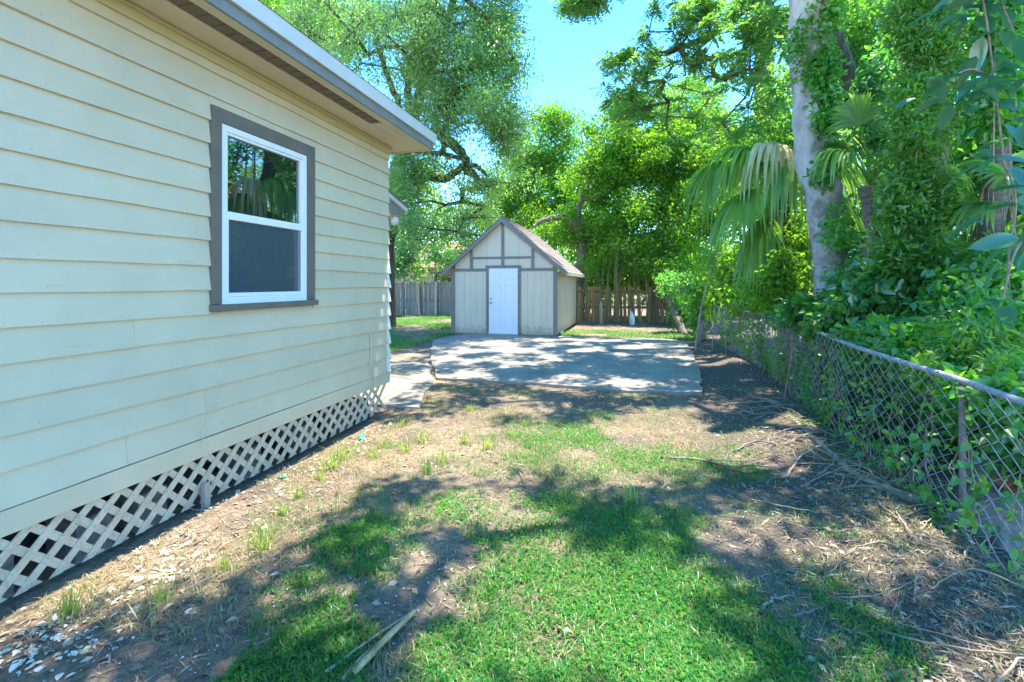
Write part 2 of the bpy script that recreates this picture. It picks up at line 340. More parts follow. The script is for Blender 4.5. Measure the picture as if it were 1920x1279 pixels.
# ------------------------------------------------------------------ house
XW, YE, YS = -3.05, 5.40, -2.6
house = empty('house', (XW, YE, 0), 'cream clapboard house with taupe window trim and lattice skirting', 'house')
MB().box(-10.9, XW-.03, YS+.02, YE-.03, .33, 3.32).build('wall_core', M['siding'], house)
ZL = [.46,.642,.822,1.003,1.18,1.355,1.535,1.712,1.895,2.075,2.252,2.436,2.61,2.79,2.973,3.153,3.30]
g = np.random.default_rng(21)
def board(y0, y1, z0, z1, zt=None):
    n = max(2, int((y1-y0)/.18)); yy = np.linspace(y0, y1, n+1); w1 = g.normal(size=n+1)*.0012+.004*np.sin(yy*1.3+z0*9); w2 = g.normal(size=n+1)*.0012
    pr = [(XW-.02, z1+.012), (XW+.002, z1+.012), (XW+.027, z0), (XW-.02, z0-.001)]
    V = []; F = []
    for a in range(n+1):
        for k, (x, z) in enumerate(pr): V.append((x+(w2[a] if k in (1, 2) else 0), yy[a], z+(w1[a] if k >= 2 else 0)))
    for a in range(n):
        for k in range(4): F.append((a*4+k, a*4+(k+1) % 4, a*4+4+(k+1) % 4, a*4+4+k))
    F += [(0, 1, 2, 3), (n*4+3, n*4+2, n*4+1, n*4)]
    b = MB(); b.add(V, F); return b.build('siding_board', M['siding'], house)
joint = {0: 2.2, 1: 2.75, 2: .4, 4: 2.25, 5: 4.6, 9: 1.0, 13: .2}
WY0, WY1, WZ0, WZ1 = 2.79, 3.94, 1.37, 2.905
for k in range(len(ZL)-1):
    z0, z1 = ZL[k], ZL[k+1]
    cut = [YS] + ([joint[k]] if k in joint else []) + [YE]
    if z1 > WZ0+.05 and z0 < WZ1-.08: cut = [YS, None, YE]
    if None in cut: segs = [(YS, WY0+.002), (WY1-.002, YE)]
    else: segs = [(cut[a]+(.0015 if a else 0), cut[a+1]) for a in range(len(cut)-1)]
    for a, b in segs: board(a, b, z0, z1)
    cb = MB().hexa([(XW-.1, YE+.001, z0-.004), (XW+.033, YE-.05, z0-.004), (XW+.036, YE+.022, z0-.004), (XW-.1, YE+.022, z0-.004),
                    (XW-.1, YE+.001, z1-.006), (XW+.006, YE-.045, z1-.006), (XW+.008, YE+.012, z1-.006), (XW-.1, YE+.012, z1-.006)])
    if k < 8: cb.build('corner_cap', M['cap'], house)
board(WY0+.002, WY1-.002, WZ1+.003, 2.973)
nl = MB()
for k in range(len(ZL)-1):
    for y in np.arange(YS+.3, YE, .406):
        if g.random() < .55 or (WY0-.05 < y < WY1+.05 and 1.3 < ZL[k] < 2.95): continue
        yn = y+g.normal()*.03; zn = ZL[k]+.024+g.normal()*.004; xn = XW+.0255
        nl.add([(xn, yn+.0035*math.cos(a), zn+.0035*math.sin(a)) for a in np.arange(6)*math.pi/3]+[(xn+.0018, yn, zn)], [(q, (q+1) % 6, 6) for q in range(6)])
nl.build('nail_heads', M['postwood'], house)['kind'] = 'stuff'
MB().box(XW-.03, XW+.022, YS, YE+.02, .322, .452).build('skirt_board', M['siding'], house, bevel=.004)
MB().box(XW-.03, XW+.010, YS, YE+.01, .4525, .4585).build('drip_ledge', M['fascia'], house)
MB().box(XW-.02, XW+.035, YS, YE+.01, 3.225, 3.312).build('frieze_board', M['frieze'], house, bevel=.004)
MB().box(XW+.03, XW+.058, YS, YE+.01, 3.285, 3.312).build('cove_trim', M['frieze'], house, bevel=.006)
# eaves: soffit panels on both sides of the vent strip
EX, RY = -2.535, 5.60
MB().box(XW-.05, -2.775, YS-.2, RY, 3.314, 3.33).build('soffit_panel', M['soffit'], house)
MB().box(-2.772, -2.640, 4.545, RY, 3.314, 3.33).build('soffit_panel', M['soffit'], house)
MB().box(-2.637, EX, YS-.2, RY, 3.314, 3.33).build('soffit_panel', M['soffit'], house)
sv = MB().box(-2.772, -2.640, YS-.2, 4.54, 3.322, 3.336)
for k in range(60): sv.box(-2.768, -2.644, YS+k*.12, YS+k*.12+.05, 3.317, 3.3219)
sv.build('soffit_vent', M['vent'], house)
MB().box(EX+.001, EX+.024, YS-.2, RY, 3.30, 3.395).build('fascia', M['fascia'], house, bevel=.003)
MB().hexa([(EX+.026, YS-.2, 3.385), (EX+.052, YS-.2, 3.385), (EX+.052, RY+.02, 3.385), (EX+.026, RY+.02, 3.385),
           (EX-.02, YS-.2, 3.50), (EX+.062, YS-.2, 3.505), (EX+.062, RY+.02, 3.505), (EX-.02, RY+.02, 3.50)]).build('drip_edge', M['drip'], house)
MB().box(-10.9, EX, RY+.001, RY+.022, 3.30, 3.36).build('rake_board', M['soffit'], house)
rf = MB(); rf.add([(EX+.07, YS-.2, 3.506), (EX+.07, RY+.02, 3.506), (-7, RY+.02, 5.1), (-7, YS-.2, 5.1), (-11.45, RY+.02, 3.506), (-11.45, YS-.2, 3.506)],
                  [(0, 1, 2, 3), (3, 2, 4, 5), (1, 4, 2), (0, 3, 5)]); rf.build('roof', M['shingle'], house)
# rear extension with a lower eave and its own fascia
rear = MB().box(-10.6, -4.72, YE, 8.1, .2, 2.868); rear.build('rear_wall', M['siding'], house)
RZf = lambda y: 3.03+(8.22-y)*.245
MB().hexa([(-4.26, YE+.03, RZf(YE)-.10), (-4.22, YE+.03, RZf(YE)-.10), (-4.22, 8.22, 2.955), (-4.26, 8.22, 2.955), (-4.26, YE+.03, RZf(YE)), (-4.22, YE+.03, RZf(YE)), (-4.22, 8.22, 3.03), (-4.26, 8.22, 3.03)]).build('rear_fascia', M['drip'], house, bevel=.003)
MB().hexa([(-4.30, YE+.03, 2.87), (-4.262, YE+.03, 2.87), (-4.262, 8.15, 2.87), (-4.30, 8.15, 2.87), (-4.30, YE+.03, RZf(YE)-.05), (-4.262, YE+.03, RZf(YE)-.05), (-4.262, 8.15, 2.96), (-4.30, 8.15, 2.96)]).build('rear_side_panel', M['fascia'], house)
MB().box(-10.6, -4.31, YE+.05, 8.15, 2.872, 2.89).build('rear_soffit', M['soffit'], house)
MB().add([(-4.20, YE+.03, RZf(YE)+.012), (-4.20, 8.25, 3.035), (-10.6, 8.25, 3.035), (-10.6, YE+.03, RZf(YE)+.012)], [(0, 1, 2, 3)]).build('rear_roof', M['shingle'], house)
# crawl space behind the lattice: piers, and a dark sheet standing in for shade
MB().box(-3.6, -3.55, YS, YE-.1, -.1, .34).build('crawl_shade_sheet', M['dark'], house)
for y in (1.62, 2.1, 2.45, 3.3, 4.0, 4.62, 5.0):
    MB().box(-3.40, -3.14, y-.1, y+.1, -.08, .19).build('pier_block', M['block'], house, bevel=.008)
# lattice: crossed strips, two layers, each strip its own piece
lat = MB().box(XW-.035, XW-.03, YS, YE, .318, .3215).build('lattice_panel', M['lattice'], house)
PIT = .150; LZ0, LZ1 = -.01, .32; H = LZ1-LZ0; hw = .021*math.sqrt(2)
def strip(y, s, x):
    y0, y1 = (y, y+H) if s > 0 else (y+H, y)
    j = g.normal()*.004
    b = MB().hexa([(x, y0-hw+j, LZ0), (x+.008, y0-hw+j, LZ0), (x+.008, y0+hw+j, LZ0), (x, y0+hw+j, LZ0),
                   (x, y1-hw, LZ1), (x+.008, y1-hw, LZ1), (x+.008, y1+hw, LZ1), (x, y1+hw, LZ1)])
    b.build('lattice_strip', M['lattice'], lat)
yy = YS+.1
while yy+H < YE-.02:
    strip(yy, 1, XW-.004); strip(yy+.03, -1, XW-.0135); yy += PIT
# window
wy0, wy1, wz0, wz1 = 2.875, 3.83, 1.42, 2.795
def ring(b, x0, x1, ya, yb, za, zb, t, tb=None):
    tb = tb or t
    b.box(x0, x1, ya, ya+t, za, zb); b.box(x0, x1, yb-t, yb, za, zb); b.box(x0, x1, ya+t, yb-t, za, za+tb); b.box(x0, x1, ya+t, yb-t, zb-t, zb); return b
win = ring(MB(), XW-.06, XW+.030, wy0, wy1, wz0, wz1, .048, .058).build('window', M['white'], house, bevel=.003)
ring(MB(), XW-.05, XW+.018, wy0+.049, wy1-.049, 2.115, wz1-.049, .020).build('sash', M['white'], win, bevel=.002)
ring(MB(), XW-.05, XW+.026, wy0+.049, wy1-.049, wz0+.059, 2.113, .022, .03).build('sash', M['white'], win, bevel=.002)
MB().box(XW-.02, XW+.036, wy0+.049, wy1-.049, 2.075, 2.135).build('meeting_rail', M['white'], win, bevel=.003)
MB().box(XW-.012, XW-.006, wy0+.06, wy1-.06, 2.13, wz1-.06).build('pane', M['glass'], win)
MB().box(XW-.020, XW-.014, wy0+.06, wy1-.06, wz0+.08, 2.08).build('pane', M['glass'], win)
MB().add([(XW+.016, wy0+.07, wz0+.085), (XW+.016, wy1-.07, wz0+.085), (XW+.016, wy1-.07, 2.078), (XW+.016, wy0+.07, 2.078)], [(0, 1, 2, 3)]).build('insect_screen', M['screen'], win)
for a in ((WY0, wy0-.002, 1.425, WZ1), (wy1+.002, WY1, 1.425, WZ1), (wy0-.001, wy1+.001, wz1+.002, WZ1)):
    MB().box(XW-.02, XW+.040, *a).build('casing', M['taupe'], win, bevel=.003)
MB().box(XW-.02, XW+.068, WY0-.015, WY1+.015, 1.372, 1.4235).build('sill', M['taupe'], win, bevel=.004)
# loose cord and painted cable on the wall
pc = smooth_path([at(388,745,1)*0+np.array((XW+.03, 2.82, .87)), (XW+.05, 2.86, .80), (XW+.05, 2.83, .72), (XW+.045, 2.74, .60), (XW+.045, 2.71, .55), (XW+.05, 2.70, .49), (XW+.04, 2.69, .40)], 24)
MB().tube(pc, .003, 5).build('loose_cord', M['siding'], house)
pc = smooth_path([(XW+.032, 4.93, 1.03), (XW+.036, 4.95, .80), (XW+.036, 4.94, .62), (XW+.036, 5.0, .45), (XW+.036, 5.02, .33)], 20)
MB().tube(pc, .006, 5).build('cable', M['siding'], house)
# flood light under the rear eave
fl = empty('flood_light', (-4.45, 8.0, 2.8), 'small white flood lamp under the low rear eave of the house', 'lamp')
MB().tube([(-4.45, 8.0, 2.871), (-4.45, 8.0, 2.84)], .035, 12).build('mount', M['white'], fl)
MB().tube([(-4.45, 8.0, 2.84), (-4.42, 7.99, 2.81), (-4.37, 7.96, 2.77), (-4.33, 7.94, 2.745)], [.03, .05, .075, .085], 14).build('lamp_head', M['white'], fl, smooth=True)

# ------------------------------------------------------------------ shed
SX0, SX1, SY0, SY1 = -5.50, -2.23, 13.68, 18.5
SC = (SX0+SX1)/2; EZ, RZ = 1.95, 3.60; OV = .31; SL = (RZ-EZ)/((SX1-SX0)/2+OV)
def roof_z(x): return RZ-abs(x-SC)*SL
shed = empty('garden_shed', (SC, SY0, 0), 'small cream shed with taupe half timber trim and white door', 'shed')
MB().prism([(SX0+.03, SY0+.03), (SX1-.03, SY0+.03), (SX1-.03, SY1-.03), (SX0+.03, SY1-.03)], .03, 1.9).build('wall_core', M['shedwall'], shed)
DX0, DX1 = -4.305, -3.393
def gable_plank(x0, x1, z0, y=SY0):
    xm = [x0+.003, x1-.003]; P = []
    for yy_ in (y, y+.028):
        pass
    zt = [roof_z(x)-.13 for x in xm]
    b = MB().hexa([(xm[0], y, z0), (xm[1], y, z0), (xm[1], y+.028, z0), (xm[0], y+.028, z0), (xm[0], y, zt[0]), (xm[1], y, zt[1]), (xm[1], y+.028, zt[1]), (xm[0], y+.028, zt[0])])
    b.build('wall_plank', M['shedwall'], shed)
pw = .2
xx = SX0+.005
while xx < SX1-.02:
    x1 = min(xx+pw, SX1-.005)
    for (a, b_) in ((xx, min(x1, DX0-.06)), (max(xx, DX1+.06), x1)):
        if b_-a > .03: MB().box(a+.002, b_-.002, SY0, SY0+.028, .06, 1.985).build('wall_plank', M['shedwall'], shed)
    xx += pw
edges = [SX0+.1, -4.87, -4.37, SC, -3.36, -2.94, SX1-.1]
for a, b_ in zip(edges[:-1], edges[1:]):
    if min(roof_z(a), roof_z(b_))-.13 > 2.03: gable_plank(a, b_, 2.0)
    else:
        lo, hi = (a, b_) if roof_z(a) < roof_z(b_) else (b_, a)
        MB().hexa([(a, SY0, 1.99), (b_, SY0, 1.99), (b_, SY0+.028, 1.99), (a, SY0+.028, 1.99), (a, SY0, max(2.0, roof_z(a)-.13)), (b_, SY0, max(2.0, roof_z(b_)-.13)), (b_, SY0+.028, max(2.0, roof_z(b_)-.13)), (a, SY0+.028, max(2.0, roof_z(a)-.13))]).build('wall_plank', M['shedwall'], shed)
yy = SY0+.03
while yy < SY1-.05:
    y1 = min(yy+pw, SY1)
    MB().box(SX1-.028, SX1, yy+.002, y1-.002, .06, 1.93).build('wall_plank', M['shedwall'], shed)
    MB().box(SX0, SX0+.028, yy+.002, y1-.002, .06, 1.93).build('wall_plank', M['shedwall'], shed); yy += pw
T = SY0-.022
def trim(x0, x1, z0, z1, y=T): MB().box(x0, x1, y, SY0-.001, z0, z1).build('trim_board', M['shedtrim'], shed, bevel=.003)
trim(SX0-.03, SX0+.09, .055, 1.955); trim(SX1-.09, SX1+.03, .055, 1.955)
trim(SX0+.02, DX0-.087, 1.957, 2.045); trim(DX1+.087, SX1-.02, 1.957, 2.045)
trim(SC-.55-.435, DX0-.09, 2.33, 2.40); trim(SC-.42, SC-.046, 2.33, 2.40); trim(SC+.046, SC+.985, 2.33, 2.40); trim(DX0-.088, SC-.421, 2.33, 2.40)
trim(SC-.045, SC+.045, 2.135, 3.47); trim(-4.915, -4.825, 2.047, 2.62, T-.003); trim(-2.98, -2.89, 2.047, 2.62, T-.003)
trim(DX0-.085, DX0-.002, .055, 2.046, T-.006); trim(DX1+.002, DX1+.085, .055, 2.046, T-.006); trim(DX0-.10, DX1+.10, 2.048, 2.133, T-.008)
# right side corner board
MB().box(SX1+.001, SX1+.020, SY0, SY0+.09, .055, 1.9).build('trim_board', M['shedtrim'], shed)
# door
door = MB().box(DX0, DX1, SY0-.012, SY0+.03, .07, 2.045).build('door', M['door'], shed, bevel=.003)
dw = DX1-DX0
for cx in (DX0+dw*.29, DX0+dw*.71):
    for z0, z1 in ((.25, .86), (1.0, 1.58), (1.68, 1.90)):
        b = MB()
        ring(b, SY0-.02, SY0-.0122, 0, 0, 0, 0, 0) if False else None
        for (xa, xb, za, zb) in ((cx-.14, cx+.14, z0, z0+.022), (cx-.14, cx+.14, z1-.022, z1), (cx-.14, cx-.118, z0+.022, z1-.022), (cx+.118, cx+.14, z0+.022, z1-.022)):
            b.box(xa, xb, SY0-.021, SY0-.0125, za, zb)
        b.box(cx-.09, cx+.09, SY0-.019, SY0-.0125, z0+.05, z1-.05)
        b.build('door_panel', M['door'], door, bevel=.003)
for z, r in ((1.0, .032), (1.13, .026)):
    MB().tube([(DX0+.07, SY0-.0125, z), (DX0+.07, SY0-.03, z), (DX0+.07, SY0-.045, z), (DX0+.07, SY0-.07, z)], [r, r, r*.5, r*.9], 12).build('door_knob' if r > .03 else 'deadbolt', M['steel'], door, smooth=True)
for z in (.3, 1.05, 1.8): MB().tube([(DX1-.004, SY0-.018, z-.05), (DX1-.004, SY0-.018, z+.05)], .009, 8).build('hinge', M['steel'], door)
MB().box(DX0-.02, DX1+.02, SY0-.05, SY0-.013, .046, .069).build('threshold', M['steel'], shed)
# roof: decks, barge boards and lapped shingle courses
FO = .16
for s in (-1, 1):
    xe = SC+s*((SX1-SX0)/2+OV)
    nrm = Vector((s*SL, 0, 1)).normalized()
    deck = []
    for (x, z) in ((SC, RZ-.055), (xe, EZ-.055)):
        deck += [(x, z)]
    MB().hexa([(SC, SY0-FO+.03, RZ-.075), (xe, SY0-FO+.03, EZ-.075), (xe, SY1+.04, EZ-.075), (SC, SY1+.04, RZ-.075),
               (SC, SY0-FO+.03, RZ-.035), (xe, SY0-FO+.03, EZ-.035), (xe, SY1+.04, EZ-.035), (SC, SY1+.04, RZ-.035)]).build('roof_deck', M['soffit'], shed)
    # barge board along the front slope
    MB().hexa([(SC, SY0-FO, RZ-.17), (xe, SY0-FO, EZ-.155), (xe, SY0-FO+.028, EZ-.155), (SC, SY0-FO+.028, RZ-.17),
               (SC, SY0-FO, RZ-.034), (xe, SY0-FO, EZ-.034), (xe, SY0-FO+.028, EZ-.034), (SC, SY0-FO+.028, RZ-.034)]).build('barge_board', M['shedtrim'], shed)
    MB().box(min(xe, xe+s*.02), max(xe, xe+s*.02), SY0-FO+.03, SY1+.04, EZ-.13, EZ-.036).build('eave_board', M['soffit'], shed)
    sh = MB(); Ltot = math.hypot(xe-SC, RZ-EZ); nrow = 17; dx = (xe-SC)/nrow; dz = (EZ-RZ)/nrow
    gg = np.random.default_rng(5)
    for rI in range(nrow):
        off = gg.uniform(0, .3); y = SY0-FO-.01
        while y < SY1+.05:
            w_ = gg.uniform(.22, .36); y2 = min(y+w_, SY1+.06); l = gg.uniform(-.003, .006)
            xa, za = SC+dx*rI, RZ+dz*rI; xb, zb = SC+dx*(rI+1.08), RZ+dz*(rI+1.08)
            o1 = nrm*.002; o2 = nrm*(.016+l)
            Pt = [Vector((xa, y, za-.032))+o1, Vector((xb, y, zb-.032))+o2, Vector((xb, y2-.004, zb-.032))+o2, Vector((xa, y2-.004, za-.032))+o1]
            bt = [p-nrm*.008 for p in Pt]
            sh.add(bt+Pt, [(4, 5, 6, 7), (0, 1, 5, 4), (1, 2, 6, 5), (2, 3, 7, 6)]); y = y2
    o = sh.build('shingle_courses', M['shingle'], shed); o['kind'] = 'stuff'
MB().tube([(SC, SY0-FO-.02, RZ-.02), (SC, SY1+.06, RZ-.02)], .035, 8).build('ridge_cap', M['shingle'], shed)
MB().tube([(SX1+.05, 14.4, .03), (SX1+.05, 14.4, .12)], .06, 10).build('wall_vent', M['white'], shed)

# ------------------------------------------------------------------ wooden fences
def picket_fence(x0, x1, yl, yr, z, label, mat, pmat, posts, seed, gap=.0, rail_z=(.45, 1.35), lean=.02, skip=0):
    gg = np.random.default_rng(seed)
    f = empty('wooden_fence', ((x0+x1)/2, (yl+yr)/2, 0), label, 'fence')
    L = math.hypot(x1-x0, yr-yl); n = int(L/.145); ang = math.atan2(yr-yl, x1-x0); base = None
    for k in range(n):
        if gg.random() < skip: continue
        t = (k+.5)/n; x = x0+(x1-x0)*t; y = yl+(yr-yl)*t; h = z+gg.normal()*.025; tl = gg.normal()*lean
        b = MB(); hwid = .068-gap*gg.random()
        b.add([(-hwid, -.009, -.03), (hwid, -.009, -.03), (hwid, .009, -.03), (-hwid, .009, -.03), (-hwid, -.009, h-.06), (hwid, -.009, h-.06), (hwid, .009, h-.06), (-hwid, .009, h-.06),
               (-hwid*.55, -.009, h), (hwid*.55, -.009, h), (hwid*.55, .009, h), (-hwid*.55, .009, h)],
              [(0, 1, 5, 4), (1, 2, 6, 5), (2, 3, 7, 6), (3, 0, 4, 7), (4, 5, 9, 8), (5, 6, 10, 9), (6, 7, 11, 10), (7, 4, 8, 11), (8, 9, 10, 11)])
        o = b.build('picket', mat, f); o.location = Vector((x, y+gg.normal()*.006, 0))-f.location; o.rotation_euler = (gg.normal()*.01, tl, ang)
    d = np.array((math.cos(ang), math.sin(ang), 0)); nn = np.array((math.sin(ang), -math.cos(ang), 0))
    for rz in rail_z:
        MB().beam(np.array((x0, yl, rz))+nn*.035, np.array((x1, yr, rz))+nn*.035, .04, .09).build('rail', mat, f)
    for px in posts:
        t = (px-x0)/(x1-x0); p = np.array((px, yl+(yr-yl)*t, 0))+nn*.11
        o = MB().box(-.055, .055, -.05, .05, -.1, z+.02).build('fence_post', pmat, f, bevel=.006)
        o.location = Vector(p)-f.location; o.rotation_euler = (0, gg.normal()*.03, ang)
    return f
picket_fence(-12.5, -5.5, 21.4, 20.9, 1.66, 'grey weathered picket fence behind the lawn left of the shed', M['oldwood'], M['postwood'], (-10.2, -9.3, -7.85, -6.45), 3, rail_z=(.75, 1.48))
picket_fence(-4.4, 1.6, 19.6, 19.9, 1.46, 'brown sagging plank fence under the shrubs right of the shed', M['brownwood'], M['brownwood'], (-1.35-.3, -.65, .55), 4, gap=.012, rail_z=(.62, 1.25), lean=.045, skip=.07)

# ------------------------------------------------------------------ chain link fence
clf = empty('chain_link_fence', (fence_x(5), 5., 0), 'sagging chain link fence with grey top rail on the right', 'fence')
FWR = .0030
posts = [.9, 3.55, 7.35, 10.4, 13.2, 15.6, 17.6]
def fh(y): return np.interp(y, [0, 3, 7, 10, 14, 18], [.965, .975, 1.05, 1.02, .95, .93])
for y in posts:
    x = float(fence_x(y)); z = float(fh(y))
    MB().tube([(x+.035, y, -.1), (x+.03, y, z-.015)], .018, 10).build('fence_post', M['deadgrey'], clf, smooth=False)
for a, b in zip(posts[:-1], posts[1:]):
    yy = np.linspace(a, b, 14); P = np.stack([fence_x(yy), yy, fh(yy)-.02*np.sin(np.pi*(yy-a)/(b-a))], -1)
    MB().tube(P, .021, 8).build('top_rail', M['rail'], clf, smooth=True)
    p = .078; dzz = .05; nw = int((b-a)/p); VV = []; FF = []; cnt = 0
    for k in range(nw):
        ztop = float(fh(a+k*p)); m = int((ztop+.02)/dzz)
        zz = np.linspace(ztop+.01, -.015, m+1)
        sgn = np.where((np.arange(m+1)+k) % 2 == 0, -.53, .53)
        y = a+(k+.5)*p+sgn*p + .012*np.sin(zz*5+k*.13)
        xx_ = fence_x(y)-.028+.03*np.sin(y*1.7+zz*3.1)*(1-zz)+.012*np.sin(y*5.1-zz*4)+np.where(np.arange(m+1) % 2 == 0, .003, -.003)
        z2 = zz+.012*np.sin(y*3.7)+hgt(xx_, y)*(1-zz)
        v, f = tube_np(np.stack([xx_, y, z2], -1), FWR, 3); VV.append(v); FF.append(f+cnt); cnt += len(v)
    o = npmesh('wire_mesh', np.concatenate(VV), np.concatenate(FF), M['galv'], clf); o['kind'] = 'stuff'

# ------------------------------------------------------------------ trees
def clump_leaves(cents, rad, n, L, W, g, up=.5, droop=.25, six=False, flat=.75, radial=.5):
    cents = np.asarray(cents); N = len(cents)*n
    c = np.repeat(cents, n, 0); off = g.normal(size=(N, 3)); off *= (g.random((N, 1))**.45)/(np.linalg.norm(off, axis=1, keepdims=True)+1e-9)
    r = np.repeat(np.broadcast_to(rad, (len(cents),)), n)[:, None]
    P = c+off*r*np.array([[1, 1, flat]])
    D = off*radial+g.normal(size=(N, 3))*.6; D[:, 2] -= droop
    Nn = g.normal(size=(N, 3))*.55; Nn[:, 2] += up
    s = g.uniform(.7, 1.25, N)
    return leaves(P, D, Nn, L*s, W*s, six)
def skeleton(trunk, cents, g, step=.55, wob=.12, start=.45, up_pen=1.3):
    """returns nodes, parent index; grows a limb from the nearest node to every clump centre"""
    nodes = [np.array(p) for p in trunk]; par = [-1]+list(range(len(trunk)-1)); nt_ = len(trunk); s0 = int(nt_*start)
    order = np.argsort(np.linalg.norm(cents-np.array(trunk[-1])[None], axis=1)); ends = []
    for ci in order:
        c = cents[ci]; A = np.array(nodes[s0:]); dv = c-A; dist = np.linalg.norm(dv, axis=1)+np.where(dv[:, 2] < 0, -dv[:, 2]*up_pen, 0)
        # prefer nodes nearer the trunk so that limbs fork like a tree
        k = int(np.argmin(dist))+s0; a = nodes[k]; m = max(1, int(np.linalg.norm(c-a)/step)); prev = k
        side = g.normal(size=3)*wob
        for q in range(1, m+1):
            t = q/m; p = a+(c-a)*t+side*math.sin(t*math.pi)*np.linalg.norm(c-a)*.6+g.normal(size=3)*wob*step*.5*(q < m)
            nodes.append(p); par.append(prev); prev = len(nodes)-1
        ends.append(prev)
    return np.array(nodes), np.array(par), ends
def limbs_mesh(nodes, par, ends, nt_, r_tip, rmax, name, m, parent, n=5):
    cnt = np.zeros(len(nodes)); cnt[ends] = 1
    for k in range(len(nodes)-1, 0, -1): cnt[par[k]] += cnt[k]
    rad = np.minimum(r_tip*np.maximum(cnt, 1)**.46, rmax)
    idx = np.arange(nt_, len(nodes)); a = nodes[par[idx]]; b = nodes[idx]; ra = np.minimum(rad[par[idx]], rad[idx]*1.35); rb = rad[idx]
    d = unit(b-a); up = np.where(np.abs(d[:, 2:3]) > .9, np.array([[1., 0, 0]]), np.array([[0, 0, 1.]])); s = unit(np.cross(d, up)); u = np.cross(s, d)
    th = np.arange(n)*2*np.pi/n; ring_ = np.cos(th)[None, :, None]*s[:, None]+np.sin(th)[None, :, None]*u[:, None]
    V = np.concatenate([a[:, None]+ring_*ra[:, None, None], (b+d*rb[:, None]*.4)[:, None]+ring_*rb[:, None, None]], 1).reshape(-1, 3)
    base = np.arange(len(idx))[:, None, None]*2*n; j = np.arange(n); q = np.stack([j, (j+1) % n, n+(j+1) % n, n+j], -1)[None]
    return npmesh(name, V, (base+q).reshape(-1, 4), m, parent, smooth=True)
def lobe_points(lobes, g):
    out = []
    for (u, v, d, ru, rv, rd, n) in lobes:
        k = g.normal(size=(n, 3)); k *= (g.random((n, 1))**.4)/np.linalg.norm(k, axis=1, keepdims=True)
        for a in k: out.append(at(u+a[0]*ru, v+a[1]*rv, max(2.5, d+a[2]*rd)))
    return np.array(out)
def tree(name, label, trunk, rads, lobes, leaf, bark, crad, nleaf, L, W, seed, group=None, r_tip=.012, cat='tree', extra=None, step=.55, wob=.12, start=.45, six=False, droop=.25, up=.5, limbs=(), flat=.75, radial=.5, tn=12, up_pen=1.3):
    g = np.random.default_rng(seed)
    trunk = np.array(trunk); base = trunk[0]
    t = empty(name, tuple(base), label, cat, group)
    tp = smooth_path(trunk, 26); tr = np.interp(np.linspace(0, 1, 26), np.linspace(0, 1, len(rads)), rads)
    tp[1:-1] += g.normal(size=(24, 3))*tr[1:-1, None]*.12
    V, F = tube_np(tp, tr, tn, .06, seed); npmesh('trunk', V, F, M[bark], t, smooth=True)
    for P, rr in limbs:
        lp = smooth_path(P, 18); lp[1:-1] += g.normal(size=(16, 3))*np.mean(rr)*.25
        V, F = tube_np(lp, np.interp(np.linspace(0, 1, 18), np.linspace(0, 1, len(rr)), rr), 8, .07, seed+1); npmesh('limb', V, F, M[bark], t, smooth=True)
    cents = lobe_points(lobes, g) if lobes else np.zeros((0, 3))
    if extra is not None: cents = np.concatenate([cents, extra]) if len(cents) else extra
    nodes, par, ends = skeleton(tp, cents, g, step, wob, start, up_pen)
    limbs_mesh(nodes, par, ends, len(tp), r_tip, rads[-1]*1.1, 'branches', M[bark], t)
    V, F = clump_leaves(cents, crad*g.uniform(.7, 1.3, len(cents)), nleaf, L, W, g, up, droop, six, flat, radial)
    npmesh('foliage', V, F, M[leaf], t); return t

# big live oak behind the house
tree('oak_tree', 'large oak with dark forked limbs and small silvery leaves behind the house',
     [at(722,640,17)*np.array((1,1,0)), at(726,480,17), at(733,400,17), at(745,330,17), at(765,250,16.5), at(790,170,16), at(822,90,16), at(850,0,16), at(870,-90,16)],
     [.36, .29, .28, .27, .24, .19, .15, .12, .07],
     [(700,30,15,150,110,2.5,46), (850,50,15,120,120,2.5,52), (600,20,16,110,80,2,26), (880,190,14.5,95,90,2,44), (790,170,15,80,70,2,26), (935,90,15,52,110,1.6,34), (955,240,15,38,60,1.5,18),
      (780,-120,15,260,90,3,60), (900,-60,15,90,80,2,24), (920,330,16,70,50,1.5,14), (800,330,17,60,60,2,10), (870,420,17,90,60,2,24), (760,430,16,40,60,1.5,12), (790,300,15.4,50,60,1,14), (750,350,15.8,24,50,.6,8), (540,60,17,70,50,2,12)],
     'leaf_oak', 'bark_oak', .66, 270, .105, .048, 11, r_tip=.014, droop=.5,
     limbs=[([at(742,372,17), at(770,345,16.8), at(800,333,16.6), at(835,335,16.4), at(862,318,16.2), at(885,310,16), at(912,330,16)], [.24, .19, .16, .14, .12, .09, .05]),
            ([at(760,262,16.5), at(800,250,16.2), at(830,255,16), at(860,280,15.9), at(875,310,15.8), at(905,350,15.7)], [.18, .20, .20, .17, .12, .07]),
            ([at(772,230,16.4), at(765,150,16), at(790,70,15.6), at(775,-20,15.5)], [.16, .12, .09, .06]),
            ([at(765,250,16.5), at(745,190,16), at(715,110,15.6), at(690,20,15.4)], [.15, .11, .08, .05])])
tree('tree', 'thin yellow green tree rising over the house roof at top left',
     [at(536,640,22)*np.array((1,1,0)), at(538,300,22), at(536,100,22), at(542,0,22), at(540,-150,22)], [.25, .22, .18, .15, .1],
     [(520,10,21,90,60,3,30), (560,90,22,110,60,3,24), (470,-80,21,140,90,3,30), (640,60,23,110,80,3,24)], 'leaf_lime', 'bark_light', .8, 260, .17, .09, 12)
